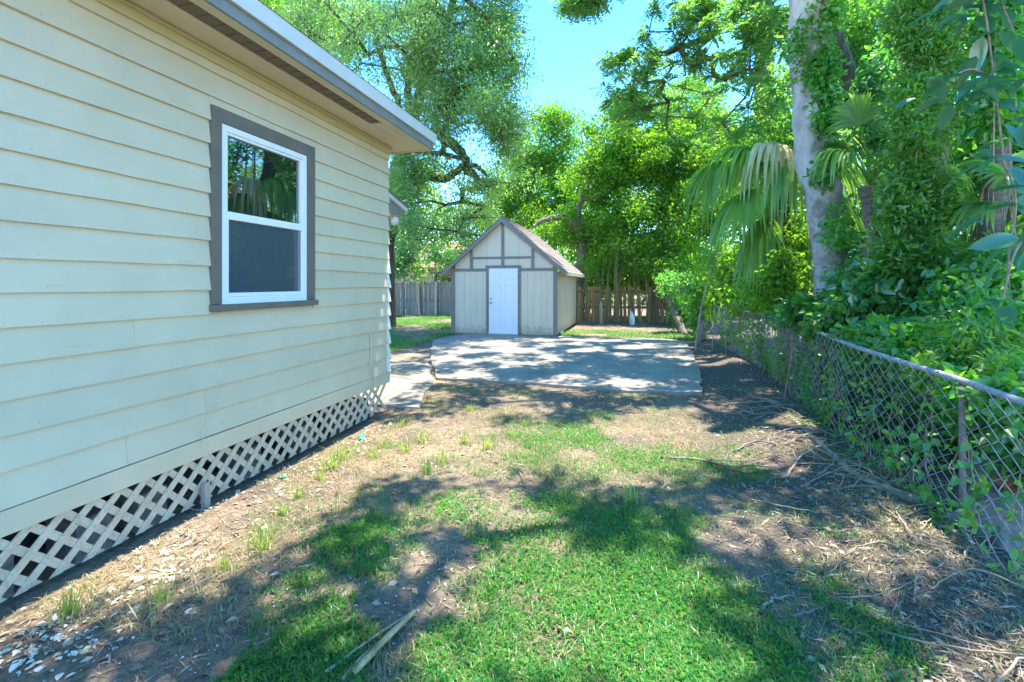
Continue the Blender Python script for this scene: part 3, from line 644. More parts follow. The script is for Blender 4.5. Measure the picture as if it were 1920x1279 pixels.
tree('tree', 'slender pale stemmed tree with airy light leaves between oak and shed',
     [at(984,640,25)*np.array((1,1,0)), at(984,470,25), at(990,380,25), at(1002,310,25), at(1018,250,25)], [.2, .17, .13, .1, .06],
     [(1040,225,25,42,40,1.5,16), (1010,290,25,55,50,1.5,20), (960,330,26,50,60,2,18), (1060,310,25,55,60,2,24), (1000,390,25,90,50,2,40), (1100,380,25,60,50,2,24), (930,400,26,60,60,2,20)], 'leaf_lime', 'bark_light', .75, 220, .17, .075, 13, r_tip=.016)
tree('tree', 'bushy bright green tree right behind the shed roof',
     [at(1090,640,20.5)*np.array((1,1,0)), at(1086,540,20.5), at(1090,470,20.5), at(1082,410,20.5), at(1100,350,20.5)], [.26, .22, .2, .16, .08],
     [(1120,330,21,60,60,2,26), (1170,300,20.5,70,70,2,34), (1110,250,22,22,22,1,4), (1060,430,21,60,40,1.5,16), (1140,420,21,60,50,1.5,22), (1180,230,21,60,60,2,22)], 'leaf_lime', 'bark_light', .7, 260, .14, .075, 14,
     limbs=[([at(1086,430,20.4), at(1060,408,20.2), at(1030,410,20), at(1000,425,19.8)], [.16, .14, .11, .06])])
tree('tree', 'broad sunlit lime green tree above the brown plank fence',
     [at(1225,640,21)*np.array((1,1,0)), at(1230,540,21), at(1240,450,21), at(1255,350,21), at(1270,250,21)], [.24, .2, .17, .13, .08],
     [(1230,300,20.5,90,80,2.5,52), (1310,290,20,90,90,2.5,52), (1230,400,20,100,50,2,34), (1320,400,19,80,60,2,34), (1280,190,21,100,60,2,30), (1390,330,18,60,90,2,26)], 'leaf_lime', 'bark_light', .7, 260, .14, .075, 15)
# leaning red brown trunk at the end of the plank fence
tree('tree', 'leaning red brown trunk with sparse leaves at the end of the plank fence',
     [at(1262,606,18.4)*np.array((1,1,0)), at(1250,575,18.4), at(1241,560,18.4), at(1236,548,18.4), at(1228,535,18.4)], [.11, .10, .09, .08, .04],
     [(1215,480,18.4,60,30,.8,16), (1260,510,18.0,40,30,.8,14), (1285,560,17.8,24,24,.5,8)], 'leaf_lime', 'redbark', .5, 130, .12, .06, 16)

# canopy over the yard: unseen clumps added and shaped to throw the dappled shade
lit = [(-2.55,3.2,.62,1.3),(-1.9,4.3,1.0,.75),(-.6,4.55,1.3,.72),(.75,4.95,.75,.65),(-.15,2.42,.55,.40),(-.5,2.6,.25,.25),(.4,1.75,.22,.25),(1.5,2.0,.55,.30),(.5,3.25,.14,.12),(1.15,2.9,.14,.1),(-1.0,3.05,.2,.12),
       (-2.75,1.9,.3,.45),(-.6,1.72,.25,.1),(-1.6,5.6,.6,.2),(.2,5.8,.5,.15),(1.55,5.5,.2,.5),(1.4,8.9,.4,.35),(.9,7.9,.5,.2)]
def shade_pts(g):
    out = []
    for x in np.arange(-2.9, 2.6, .30):
        for y in np.arange(.2, 7.0, .30):
            px, py = x+g.normal()*.07, y+g.normal()*.07
            if any(((px-a)/(c+.13))**2+((py-b)/(d+.13))**2 < 1 for a, b, c, d in lit): continue
            if g.random() < (.3 if y > 5.3 else .15): continue
            out.append((px, py))
    for k in range(235):
        px, py = g.uniform(-6.5, 2.0), g.uniform(6.9, 14.2)
        n = math.sin(px*1.7+math.sin(py*1.1)*2)*math.sin(py*3.3+px*.6)
        if n > -2: out.append((px, py))
    P = []
    for px, py in out:
        for rep in range(1):
            dd = -px*math.sin(YAW)+py*math.cos(YAW)
            z = max(7.2, CAMH+.66*max(dd, 0)+1.2)+g.uniform(0, 1.3)
            z = max(z, CAMH+.64*max(dd+SUN.y/SUN.z*z, 0)+.9)
            P.append((px+SUN.x/SUN.z*z, py+SUN.y/SUN.z*z, z))
    return np.array(P)
gs = np.random.default_rng(31); SP = shade_pts(gs)
near = SP[(SP[:, 1] < 9.2)]; far = SP[SP[:, 1] >= 9.2]
# grey trunk behind the chain link fence
GT = [np.array((2.75, 7.75, -.05)), at(1562,640,6.85), at(1560,560,6.85), at(1545,430,6.85), at(1528,300,6.85), at(1522,180,6.8), at(1517,60,6.75), at(1512,-60,6.7), at(1500,-220,6.6), at(1470,-420,6.5)]
tree('tree', 'tall pale grey lichen trunk with ivy behind the chain link fence',
     GT, [.25, .20, .18, .20, .245, .255, .262, .26, .2, .12],
     [(1480,-160,7,90,50,1.2,10)], 'leaf_pinnate', 'bark_grey', .34, 84, .14, .075, 17, extra=near, start=.84, r_tip=.010, tn=22, step=.8)  # near: unseen clumps added to this crown to shade the foreground
tree('tree', 'very tall tree beyond the right fence with an unseen high crown added to shade the slab',
     [np.array((4.6, 13.0, 0)), at(1440,300,13.5), at(1430,0,13.5), at(1400,-250,13.5), at(1330,-420,13.5)], [.3, .27, .24, .18, .12],
     [(1380,-260,12,100,40,2,8)], 'leaf_pinnate', 'bark_light', .28, 100, .14, .075, 18, extra=far, start=.6, r_tip=.012, step=1.0)  # far: unseen crown clumps added high up to dapple the slab
# feathery overhanging branches against the sky
def rosettes(cents, g, nl=9, L=.34, nleaf=11):
    """whorls of pinnate leaves: rachis with paired leaflets"""
    P = []; D = []; N_ = []
    for c in cents:
        ax = unit(g.normal(size=3)*.5+np.array((-.3, 0, .1)))
        for k in range(nl):
            d = unit(g.normal(size=3)+ax*.5); d[2] *= .6; nn = unit(np.array((0, 0, 1.))+g.normal(size=3)*.35); s = unit(np.cross(d, nn))
            ll = L*g.uniform(.7, 1.2)
            for q in range(nleaf):
                t = .2+.8*(q//2)/(nleaf//2); pos = c+d*ll*t+np.array((0, 0, -.25*ll*t*t)); sd = s*(1 if q % 2 else -1)
                P.append(pos); D.append(d*.6+sd); N_.append(nn)
    return np.array(P), np.array(D), np.array(N_)
def feather_tree(label, trunk, rads, lobes, seed, L=.30, leafL=.10, leafW=.04, nl=9):
    g = np.random.default_rng(seed); t = empty('tree', tuple(trunk[0]), label, 'tree')
    tp = smooth_path(np.array(trunk), 26); tr = np.interp(np.linspace(0, 1, 26), np.linspace(0, 1, len(rads)), rads)
    V, F = tube_np(tp, tr, 10, .06, seed); npmesh('trunk', V, F, M['bark_oak'], t, smooth=True)
    cents = lobe_points(lobes, g); nodes, par, ends = skeleton(tp, cents, g, .35, .16, .35, .3)
    limbs_mesh(nodes, par, ends, len(tp), .007, .07, 'branches', M['bark_oak'], t)
    P, D, N_ = rosettes(cents, g, nl, L); s = g.uniform(.8, 1.2, len(P)); V, F = leaves(P, D, N_, leafL*s, leafW*s)
    npmesh('foliage', V, F, M['leaf_pinnate'], t)
feather_tree('feathery leaved tree arching dark branches into the blue sky gap',
     [np.array((5.6, 9.2, 0)), at(1640,300,10.5), at(1560,60,10.3), at(1450,-20,10), at(1340,60,9.8), at(1250,100,9.7)], [.24, .2, .16, .12, .08, .03],
     [(1200,150,10,70,70,1.2,24), (1280,100,9.5,100,75,1.4,22), (1370,80,9.2,90,80,1.4,22), (1290,220,11,100,60,1.3,14), (1400,190,9,80,80,1.2,18), (1165,110,10,30,20,.5,10), (1330,10,9.5,110,30,1,30), (1440,60,9,60,80,1,40), (1180,210,10.5,50,40,1,26)], 19)
feather_tree('high branch with hanging feathery leaves at the top of the sky gap',
     [np.array((6.5, 12., 0)), at(1620,100,12), at(1400,-160,11), at(1200,-120,10), at(1120,-60,9.5)], [.2, .17, .1, .05, .02],
     [(1090,8,9.2,46,22,.5,22), (1130,-40,9.5,80,30,.6,24)], 20)

# palms
def fan_frond(crown, tip, size, g, droop=.5, nseg=30, dry=False, parent=None, open_=2.5):
    crown = np.array(crown, float); tip = np.array(tip, float)
    mid = (crown+tip)/2+np.array((0, 0, .18*np.linalg.norm(tip-crown)))
    pet = smooth_path([crown, mid, tip], 10); b = MB(); b.tube(pet, np.linspace(.016, .009, 10), 5)
    d = unit(pet[-1]-pet[-2]); s = unit(np.cross(d, np.array((0, 0, 1.)))); u = np.cross(s, d)
    V = []; F = []
    for k in range(nseg):
        a = (k/(nseg-1)-.5)*open_; dr = d*math.cos(a)+s*math.sin(a)+u*.12*math.cos(a*2)
        L = size*(1-.28*abs(a)/(open_/2))*g.uniform(.9, 1.08); wid = L*.035; dp = droop*g.uniform(.7, 1.35); sd = unit(np.cross(dr, u)+g.normal(size=3)*.12)
        base = len(V)
        n = 7
        for q in range(n):
            t = q/(n-1); p = tip+dr*L*t+np.array((0, 0, -1.))*dp*L*(max(0, t-.3)**1.6)*1.6
            ww = wid*(.35+1.1*min(t*3, 1))*(1-max(0, t-.45)/.56)**.8+.0015
            if t > .3:  # the outer half hangs, so shorten the reach
                p = p-dr*L*(t-.3)**2*.55*dp
            V += [p-sd*ww, p-u*ww*.5, p+sd*ww]
        for q in range(n-1):
            c = base+q*3; F += [(c, c+1, c+4, c+3), (c+1, c+2, c+5, c+4)]
    b.add(V, F); return b.build('frond', M['frond_dry'] if dry else M['leaf_palm'], parent)
def palm(label, base, crown, r, fr, seed, size=.8, trunk_mat='bark_palm', skirt=0):
    g = np.random.default_rng(seed); t = empty('palm_tree', tuple(base), label, 'palm')
    tp = smooth_path([base, (np.array(base)*.5+np.array(crown)*.5)+g.normal(size=3)*.05, crown], 40)
    rr = np.full(40, r)*(1+.12*(np.arange(40) % 2)); rr[-3:] *= 1.2
    V, F = tube_np(tp, rr, 14, .05, seed); npmesh('trunk', V, F, M[trunk_mat], t, smooth=True)
    for (dx, dy, dz, dp, dry, sz) in fr:
        fan_frond(crown, np.array(crown)+np.array((dx, dy, dz)), size*sz, g, dp, dry=dry, parent=t)
    for k in range(skirt):
        a = g.uniform(0, 6.28); fan_frond(np.array(crown)-np.array((0, 0, .1+.2*g.random())), np.array(crown)+np.array((.35*math.cos(a), .35*math.sin(a), -.55-.3*g.random())), size*.8, g, .6, 16, True, t, 1.3)
    return t
pc_ = at(1478,330,8.2)
palm('cabbage palm with drooping fan fronds left of the grey trunk', at(1478,640,8.2)*np.array((1,1,0)), pc_, .13,
     [(-.55,-.1,.42,.9,False,1.15), (-.95,.0,.30,1.0,False,1.2), (-.30,-.35,.35,1.0,True,1.05), (-.10,-.45,.15,1.1,False,1.1), (-.7,-.3,-.25,.8,False,1.1), (-.45,-.2,-.75,.7,False,1.1), (-.2,.1,-.8,.7,False,1.),
      (.35,-.2,.45,.8,False,1.), (.6,.1,.2,.9,False,1.), (.1,.5,.5,.7,False,1.), (-.3,.5,.4,.8,False,1.), (.5,-.3,-.3,.8,False,1.)], 41, 1.0, skirt=5)
palm('young cabbage palm with upright yellow green fronds right of the grey trunk', at(1645,660,5.9)*np.array((1,1,0)), at(1632,350,5.9), .09,
     [(-.15,-.1,.75,.3,False,1.), (.25,0,.85,.25,False,1.1), (.45,-.1,.6,.4,False,1.), (.2,-.35,.35,.7,False,1.), (-.3,-.1,.35,.8,False,1.), (.6,.1,.25,.8,False,1.), (.05,-.4,.05,1.,False,.9), (.4,-.3,-.1,.9,False,.9), (-.1,.4,.6,.5,False,1.)], 42, .62)
palm('small fan palm with blue green fronds at the far right edge', at(1985,760,4.6)*np.array((1,1,0)), at(1990,420,4.6), .10,
     [(-.5,.1,.25,.5,False,1.), (-.55,.0,-.15,.6,False,1.), (-.35,-.2,-.45,.6,False,1.), (-.2,.2,.5,.4,False,1.), (.4,0,.4,.5,False,1.), (.2,.4,.2,.6,False,1.)], 43, .75)
# vine covered trunk and the orange brown one
tree('palm_tree', 'thick palm trunk smothered in hanging vines at right',
     [at(1735,700,5.3)*np.array((1,1,0)), at(1738,560,5.3), at(1745,300,5.4), at(1748,0,5.5), at(1750,-260,5.6)], [.19, .17, .16, .16, .15],
     [(1750,-250,5.6,140,60,1,14)], 'leaf_mid', 'bark_palm', .4, 120, .12, .06, 44, cat='palm', start=.9)
tree('tree', 'orange brown trunk half hidden by broad leaves near the right edge',
     [at(1845,760,5.9)*np.array((1,1,0)), at(1848,600,5.9), at(1862,400,5.9), at(1880,150,6), at(1900,-100,6)], [.15, .14, .13, .13, .11],
     [(1880,-150,6,160,60,1.2,18)], 'leaf_dark', 'bark_palm', .4, 120, .12, .06, 45, start=.85)

# vines and shrubs
def cover(name, label, cat, lobes, leaf, crad, nleaf, L, W, seed, six=True, stems=10, stem_r=.006, up=.6, droop=.4, bark='dead', base=None, radial=.5):
    g = np.random.default_rng(seed); c = lobe_points(lobes, g); b0 = base if base is not None else c.mean(0)*np.array((1, 1, 0))
    t = empty(name, tuple(b0), label, cat)
    V, F = clump_leaves(c, crad*g.uniform(.7, 1.3, len(c)), nleaf, L, W, g, up, droop, six, .9, radial); npmesh('foliage', V, F, M[leaf], t)
    if stems:
        b = MB()
        for k in range(stems):
            p = c[g.integers(len(c))]; q = np.array((p[0]+g.normal()*.2, p[1]+g.normal()*.2, 0.)); m = (p+q)/2+g.normal(size=3)*.12
            b.tube(smooth_path([q, m, p], 9), stem_r*g.uniform(.6, 1.6), 5)
        b.build('stems', M[bark], t, smooth=True)
    return t
cover('climbing_vine', 'small leaved ivy climbing the right side of the grey trunk', 'vine',
      [(1545,20,6.55,26,60,.1,40), (1544,130,6.5,20,60,.1,30), (1556,220,6.5,16,50,.1,20), (1550,330,6.5,24,30,.1,6), (1568,430,6.45,12,50,.05,8), (1575,540,6.4,30,30,.15,14), (1500,90,6.5,14,60,.05,6)], 'leaf_ivy', .17, 34, .085, .055, 51, stems=0)
cover('climbing_vine', 'dense fine leaved vine wrapped round the thick palm trunk', 'vine',
      [(1735,60,5.2,50,90,.25,44), (1730,220,5.15,48,90,.25,48), (1725,380,5.1,60,80,.25,50), (1700,480,5.1,60,60,.3,34), (1760,500,5,50,60,.3,24)], 'leaf_mid', .2, 110, .085, .026, 52, six=False, stems=14, droop=.15)
cover('shrub', 'glossy dark leaved shrub between the grey trunk and the vine covered palm', 'shrub',
      [(1650,470,6.4,34,40,.3,14), (1640,530,5.9,40,50,.3,18), (1660,560,5.4,80,60,.4,34), (1630,200,6.8,40,90,.3,14), (1690,360,6.3,30,80,.3,14)], 'leaf_dark', .24, 46, .13, .075, 53, stems=16)
cover('climbing_vine', 'bright green creeper spilling over the middle of the chain link top rail', 'vine',
      [(1560,610,5.6,50,34,.3,28), (1640,640,4.8,50,34,.3,28), (1500,585,6.5,40,25,.3,18), (1600,570,5.5,70,30,.3,20), (1700,640,4.3,50,34,.3,22)], 'leaf_ivy', .17, 36, .10, .062, 54, stems=14, stem_r=.005)
cover('climbing_vine', 'feathery light green creeper over the near end of the chain link rail', 'vine',
      [(1780,690,3.5,60,28,.25,24), (1840,640,3.6,80,40,.3,26), (1900,700,3.1,40,30,.2,14), (1760,640,4,60,40,.3,18)], 'leaf_mid', .15, 70, .07, .022, 55, six=False, stems=8)
cover('shrub', 'shrub of pale sprays behind the fence at the far right', 'shrub',
      [(1880,600,3.9,70,40,.3,22), (1800,570,4.4,80,50,.4,26), (1900,520,4.3,50,60,.4,18)], 'leaf_ivy', .2, 60, .085, .045, 56, stems=14, stem_r=.009)
cover('shrub', 'dense undergrowth pressed against the back of the near chain link fence', 'shrub',
      [(1720,790,4.7,60,80,.15,22), (1830,800,4.1,60,90,.15,22), (1930,800,3.6,60,100,.15,20), (1620,740,5.3,50,60,.25,30), (1550,680,6.6,40,40,.3,26), (1960,820,2.9,60,120,.15,26)], 'leaf_dark', .24, 60, .085, .05, 77, stems=22, stem_r=.006)
cover('climbing_vine', 'leafy vine draped over the top rail beside the big grey trunk', 'vine',
      [(1590,625,5.35,30,16,.08,18), (1650,655,4.55,30,16,.06,18), (1700,672,4.0,20,14,.05,12), (1520,606,6.3,30,14,.1,16), (1750,700,3.55,24,14,.05,16), (1810,735,3.15,26,20,.05,16), (1822,790,3.3,10,40,.04,10), (1880,745,2.75,26,12,.05,10), (1480,600,7.2,30,14,.1,14), (1470,592,7.9,26,12,.1,12)], 'leaf_ivy', .11, 26, .075, .048, 78, stems=0)
# creeper on the face of the near fence
def fence_creeper(label, y0, y1, z0, z1, n, seed, leaf='leaf_ivy', L=.07, off=.0):
    g = np.random.default_rng(seed); P = []
    t = empty('climbing_vine', (float(fence_x((y0+y1)/2)), (y0+y1)/2, 0), label, 'vine'); b = MB()
    for k in range(n):
        y = g.uniform(y0, y1); zt = g.uniform(z0, z1); y2 = y+g.normal()*.25; zz = np.linspace(.0, zt, 10); yv = np.linspace(y, y2, 10)+g.normal(size=10)*.025
        pts = np.stack([fence_x(yv)+off+g.normal(size=10)*.025-.02, yv, zz], -1); b.tube(pts, .0035, 4)
        for q in range(3, 10):
            if g.random() < .75:
                m = g.integers(1, 4); P.append(pts[q][None]+g.normal(size=(m, 3))*np.array((.03, .05, .04)))
    b.build('stems', M['dead'], t)
    P = np.concatenate(P); D = g.normal(size=P.shape)+np.array((-.7, -.3, -.3)); N_ = g.normal(size=P.shape)*.5+np.array((-.6, -.3, .8)); s = g.uniform(.6, 1.25, len(P))
    V, F = leaves(P, D, N_, L*s, L*.62*s, True); npmesh('foliage', V, F, M[leaf], t)
fence_creeper('ivy woven through the far chain link mesh', 7.5, 13, .2, 1.0, 120, 61, 'leaf_mid')
fence_creeper('green vine leaves poking through the middle chain link mesh', 4.2, 7.3, .1, .95, 52, 62)
fence_creeper('sparse vine in the near right chain link mesh', 2.0, 4.2, .1, .9, 24, 63)
cover('shrub', 'leafy green shrub crowding the far stretch of chain link fence', 'shrub',
      [(1420,560,10.5,60,40,.8,30), (1360,545,13,50,40,1,28), (1460,540,9,50,50,.6,26), (1400,490,11,70,50,1,26), (1330,580,15,40,30,1,18)], 'leaf_lime', .36, 70, .13, .07, 57, stems=16, stem_r=.012)
cover('shrub', 'tangled shrub with dry brown vines overhanging the plank fence', 'shrub',
      [(1200,470,19.0,70,40,.6,26), (1260,480,18.6,60,50,.8,26), (1140,490,19.4,50,30,.6,18), (1300,520,17.5,40,40,.8,20)], 'leaf_lime', .5, 80, .14, .07, 58, stems=60, stem_r=.011, bark='dead')
cover('shrub', 'dark bush beside the neighbour fence left of the shed', 'shrub',
      [(760,470,23,26,30,.6,16), (830,480,23.4,30,26,.6,14), (745,500,22.6,14,26,.4,8)], 'leaf_dark', .5, 120, .15, .07, 59, stems=8, stem_r=.015)
# ivy covered stumps of trunks at the far fence end
for k, (u, v, d, lab) in enumerate(((1318, 640, 13.6, 'ivy covered short trunk nearer along the far fence'), (1282, 628, 15.2, 'ivy covered leaning trunk farther along the far fence'))):
    b_ = G(u, v); top = at(u-22*k-6, 560, d); tree('tree', lab, [b_*np.array((1,1,0)), (b_+top)/2, top, top+np.array((-.08*k, .05, .15)), top+np.array((-.12, .1, .3))], [.12, .11, .10, .08, .05],
        [(u-10, 590, d-.15, 16, 34, .15, 12), (u-20, 540, d, 50, 30, .5, 18)], 'leaf_ivy', 'bark_light', .26, 60, .10, .06, 65+k, start=.3)

cover('climbing_vine', 'leafy vine hiding the far right trunk beside the broad leaves', 'vine',
      [(1880,60,5.2,40,70,.2,30), (1870,190,5.2,34,60,.2,22), (1850,580,5.2,44,50,.2,22), (1885,480,5.3,24,40,.2,10)], 'leaf_ivy', .17, 44, .10, .055, 79, six=True, stems=6)
cover('shrub', 'light green shrub crowding the foot of the drooping cabbage palm', 'shrub',
      [(1470,520,7.6,34,50,.25,26), (1440,550,8,40,40,.3,20), (1490,440,7.9,22,40,.2,10)], 'leaf_lime', .2, 60, .09, .05, 81, six=False, stems=8)
# big individual leaves at the upper right: one object each
blv = empty('climbing_vine', tuple(at(1880,760,4.4)*np.array((1,1,0))), 'vine with large broad blue green leaves at the upper right corner', 'vine')
g = np.random.default_rng(71)
def leaf_mesh(L, W):
    n = 6; V = []; F = []
    for q in range(n+1):
        t = q/n; ww = W*.5*math.sin(math.pi*min(1, t**.8))**.8+.001; z = -.18*L*t*t
        V += [(-ww, t*L, z+ww*.35), (0, t*L, z), (ww, t*L, z+ww*.35)]
    for q in range(n):
        c = q*3; F += [(c, c+1, c+4, c+3), (c+1, c+2, c+5, c+4)]
    me = bpy.data.meshes.new('leaf'); me.from_pydata(V, [], F); me.update()
    for p in me.polygons: p.use_smooth = True
    me.materials.append(M['leaf_big']); return me
lm = [leaf_mesh(.24, .115), leaf_mesh(.20, .10), leaf_mesh(.27, .12)]
bt = MB(); stems_ = []
for (pts) in ([(1960,740,4.3),(1900,420,4.2),(1870,200,4.1),(1850,40,4),(1830,-60,4)], [(1930,700,4.0),(1890,520,3.9),(1905,380,3.9),(1880,300,3.8)], [(1870,150,4.1),(1820,130,4),(1780,150,4)], [(1900,60,4),(1860,-20,3.9),(1800,-40,3.9)], [(1950,420,3.6),(1905,470,3.5),(1880,560,3.5)]):
    p = smooth_path([at(*q) for q in pts], 24); bt.tube(p, .008, 5); stems_.append(p)
bt.build('stems', M['dead'], blv)
for k in range(120):
    p = stems_[g.choice(5, p=[.42, .2, .13, .13, .12])]; q = p[g.integers(2, 24)]+g.normal(size=3)*np.array((.13, .13, .12))
    o = link('leaf', lm[k % 3], None, blv); o.location = Vector(q)-blv.location; o.rotation_euler = (g.normal()*.4-.45, g.normal()*.4, g.uniform(0, 6.28)); sc_ = g.uniform(.75, 1.2); o.scale = (sc_,)*3

# background thicket on the right beyond the fence
cover('shrub', 'tall leafy thicket filling the gap behind the grey trunk', 'shrub',
      [(1480,250,12,80,120,1.5,60), (1600,150,12,90,130,1.5,60), (1450,420,13,90,80,1.5,50), (1580,450,10,80,70,1,34), (1620,20,11,100,80,1.5,40)], 'leaf_mid', .5, 110, .12, .065, 72, six=False, stems=26, stem_r=.02)
cover('shrub', 'shaded thicket of mixed leaves behind the vine covered palm', 'shrub',
      [(1720,200,9,90,180,1.2,60), (1850,300,8,90,160,1.2,60), (1820,520,7.5,120,60,1,40), (1700,560,8.5,110,50,1,34), (1850,40,8,110,110,1.2,44), (1990,300,7,80,250,1.2,50)], 'leaf_ivy', .45, 100, .12, .07, 73, six=False, stems=26, stem_r=.02)
cover('shrub', 'leafy trees out beyond the right edge of the yard', 'shrub',
      [(2200,250,7,200,250,1.5,70), (2500,200,7,200,250,1.5,60)], 'leaf_mid', .6, 120, .14, .075, 74, six=False, stems=16, stem_r=.03)
cover('shrub', 'low leafy bushes crowding behind the brown plank fence', 'shrub',
      [(1130,500,22.5,70,70,1,46), (1230,500,22.5,60,70,1,46), (1330,520,21,70,70,1.2,46)], 'leaf_lime', .7, 170, .17, .085, 75, six=False, stems=20, stem_r=.02)
cover('shrub', 'sunlit bushes beyond the grey fence at far left', 'shrub',
      [(700,440,26,80,50,1.2,26), (880,500,26,60,50,1.2,26)], 'leaf_mid', .8, 150, .19, .09, 76, six=False, stems=12, stem_r=.02)
# far wood that closes the view
g = np.random.default_rng(80); P = []
for k in range(1150):
    u = g.uniform(-300, 2300); d = g.uniform(30, 46); top = 330+40*math.sin(u*.011)+40*math.sin(u*.037)+(-130 if u > 1150 else 0)-(60 if 900 < u < 1060 else 0)
    P.append(at(u, top+(560-top)*g.random()**.8, d))
V, F = clump_leaves(np.array(P), 1.5*g.uniform(.6, 1.3, len(P)), 130, .34, .18, g)
tag(npmesh('distant_woodland', V, F, M['leaf_far']), 'distant green woodland closing the view', kind='stuff')

# ------------------------------------------------------------------ neighbour's buildings beyond the left fence
nh = empty('neighbour_house', (-12.5, 30, 0), 'pale house with pink clay tile roof glimpsed over the grey fence', 'house')
MB().box(-17, -7.5, 29, 36, 0, 2.7).build('wall', M['stucco'], nh)
rt = MB()
for rI in range(9):
    for k in range(36):
        x = -17.4+k*.285; y0 = 28.5+rI*.42; z0 = 2.6+rI*.22
        rt.hexa([(x, y0, z0), (x+.27, y0, z0), (x+.27, y0+.44, z0+.225), (x, y0+.44, z0+.225), (x+.03, y0, z0+.07), (x+.24, y0, z0+.07), (x+.24, y0+.44, z0+.27), (x+.03, y0+.44, z0+.27)])
o = rt.build('roof_tiles', M['tile'], nh); o['kind'] = 'stuff'
cp = empty('carport', (-9.3, 24.5, 0), 'dark blue flat metal canopy just above the grey fence', 'carport')
MB().hexa([(-10.6, 23.3, 2.10), (-8.0, 23.3, 2.16), (-8.0, 26.5, 2.3), (-10.6, 26.5, 2.25), (-10.6, 23.3, 2.2), (-8.0, 23.3, 2.26), (-8.0, 26.5, 2.4), (-10.6, 26.5, 2.35)]).build('roof', M['blueroof'], cp)
for x in (-10.4, -8.2):
    for y in (23.5, 26.3): MB().box(x-.05, x+.05, y-.05, y+.05, 0, 2.12).build('post', M['blueroof'], cp)

# ------------------------------------------------------------------ small things on the ground
def gz(x, y): return float(hgt(x, y))
st = empty('wooden_stake', (-3.0, 2.72, 0), 'short grey wooden stake standing against the lattice', 'stake')
MB().hexa([(-3.02,2.70,-.05),(-2.98,2.70,-.05),(-2.98,2.745,-.05),(-3.02,2.745,-.05),(-3.02,2.70,.13),(-2.985,2.70,.145),(-2.985,2.745,.15),(-3.02,2.745,.135)]).build('stake_body', M['postwood'], st)
def blob_thing(name, label, cat, x, y, sx, sy, sz, m, seed, z=0):
    g = np.random.default_rng(seed); V = []; F = []; n, k = 12, 6
    for a in range(k+1):
        ph = math.pi*a/k
        for b in range(n):
            th = 2*math.pi*b/n; j = 1+g.normal()*.14; V.append((sx*math.sin(ph)*math.cos(th)*j, sy*math.sin(ph)*math.sin(th)*j, sz*math.cos(ph)*j))
    for a in range(k):
        for b in range(n): F.append((a*n+b, a*n+(b+1) % n, a*n+n+(b+1) % n, a*n+n+b))
    b = MB(); b.add(V, F); o = b.build(name, m, None, smooth=True); o.location = (x, y, z+gz(x, y)); return tag(o, label, cat)
def crumple(name, label, x, y, s, seed):
    g = np.random.default_rng(seed); n = 7; V = []; F = []
    for a in range(n):
        for b in range(n): V.append(((a/(n-1)-.5)*s, (b/(n-1)-.5)*s*.6, abs(g.normal())*s*.18))
    for a in range(n-1):
        for b in range(n-1): F.append((a*n+b, a*n+n+b, a*n+n+b+1, a*n+b+1))
    m = MB(); m.add(V, F); o = m.build(name, M['greenplastic'], None, smooth=True); o.location = (x, y, gz(x, y)+.005); o.rotation_euler = (0, 0, g.uniform(0, 3)); sm = o.modifiers.new('solid', 'SOLIDIFY'); sm.thickness = .003
    return tag(o, label, 'litter')
p = G(678,822); crumple('plastic_scrap', 'crumpled teal green plastic scrap lying near the far end of the lattice', p[0], p[1], .12, 1)
p = G(530,895); crumple('plastic_scrap', 'tiny green plastic scrap lying on the sunlit dirt nearer the camera', p[0], p[1], .055, 2)
# stump and terracotta shard at the near right fence
sp = G(1868,985); stump = empty('tree_stump', (sp[0], sp[1], 0), 'grey gnarled root stump under the near chain link fence', 'stump')
V, F = tube_np(smooth_path([(sp[0]-.10, sp[1]-.14, -.1), (sp[0]-.02, sp[1]-.05, .08), (sp[0]+.06, sp[1]+.08, .22), (sp[0]+.10, sp[1]+.16, .36)], 14), np.linspace(.19, .13, 14), 14, .11, 3)
npmesh('stump_body', V, F, M['deadgrey'], stump, smooth=True)
for k, (dx, dy) in enumerate(((-.42, -.1), (-.2, -.38), (.1, -.4), (-.35, .25))):
    V, F = tube_np(smooth_path([(sp[0], sp[1], .06), (sp[0]+dx*.5, sp[1]+dy*.5, .05), (sp[0]+dx, sp[1]+dy, .0)], 8), np.linspace(.075, .025, 8), 8, .1, k); npmesh('root', V, F, M['deadgrey'], stump, smooth=True)
bp = at(1882,912,2.95)
o = MB().box(-.085, .085, -.05, .05, -.045, .045).build('clay_brick', M['rust'], None, bevel=.01); o.location = (bp[0]+.06, bp[1]+.05, bp[2]); o.rotation_euler = (.4, .5, .6); tag(o, 'broken red clay brick wedged behind the chain link mesh', 'brick')
MB().tube([at(1882,960,3)-np.array((0,0,.0)), at(1884,925,3)], .03, 6).build('root', M['deadgrey'], stump)
# root log lying along the fence base
rl = smooth_path([G(1480,790)+np.array((0,0,.06)), G(1540,850)+np.array((0,0,.08)), G(1600,905)+np.array((0,0,.07)), G(1690,945)+np.array((0,0,.06)), G(1745,960)+np.array((0,0,.05))], 22)
V, F = tube_np(rl, np.linspace(.022, .04, 22), 8, .12, 8); tag(npmesh('log', V, F, M['dead'], None, smooth=True), 'long dead limb lying along the base of the chain link fence', 'log')
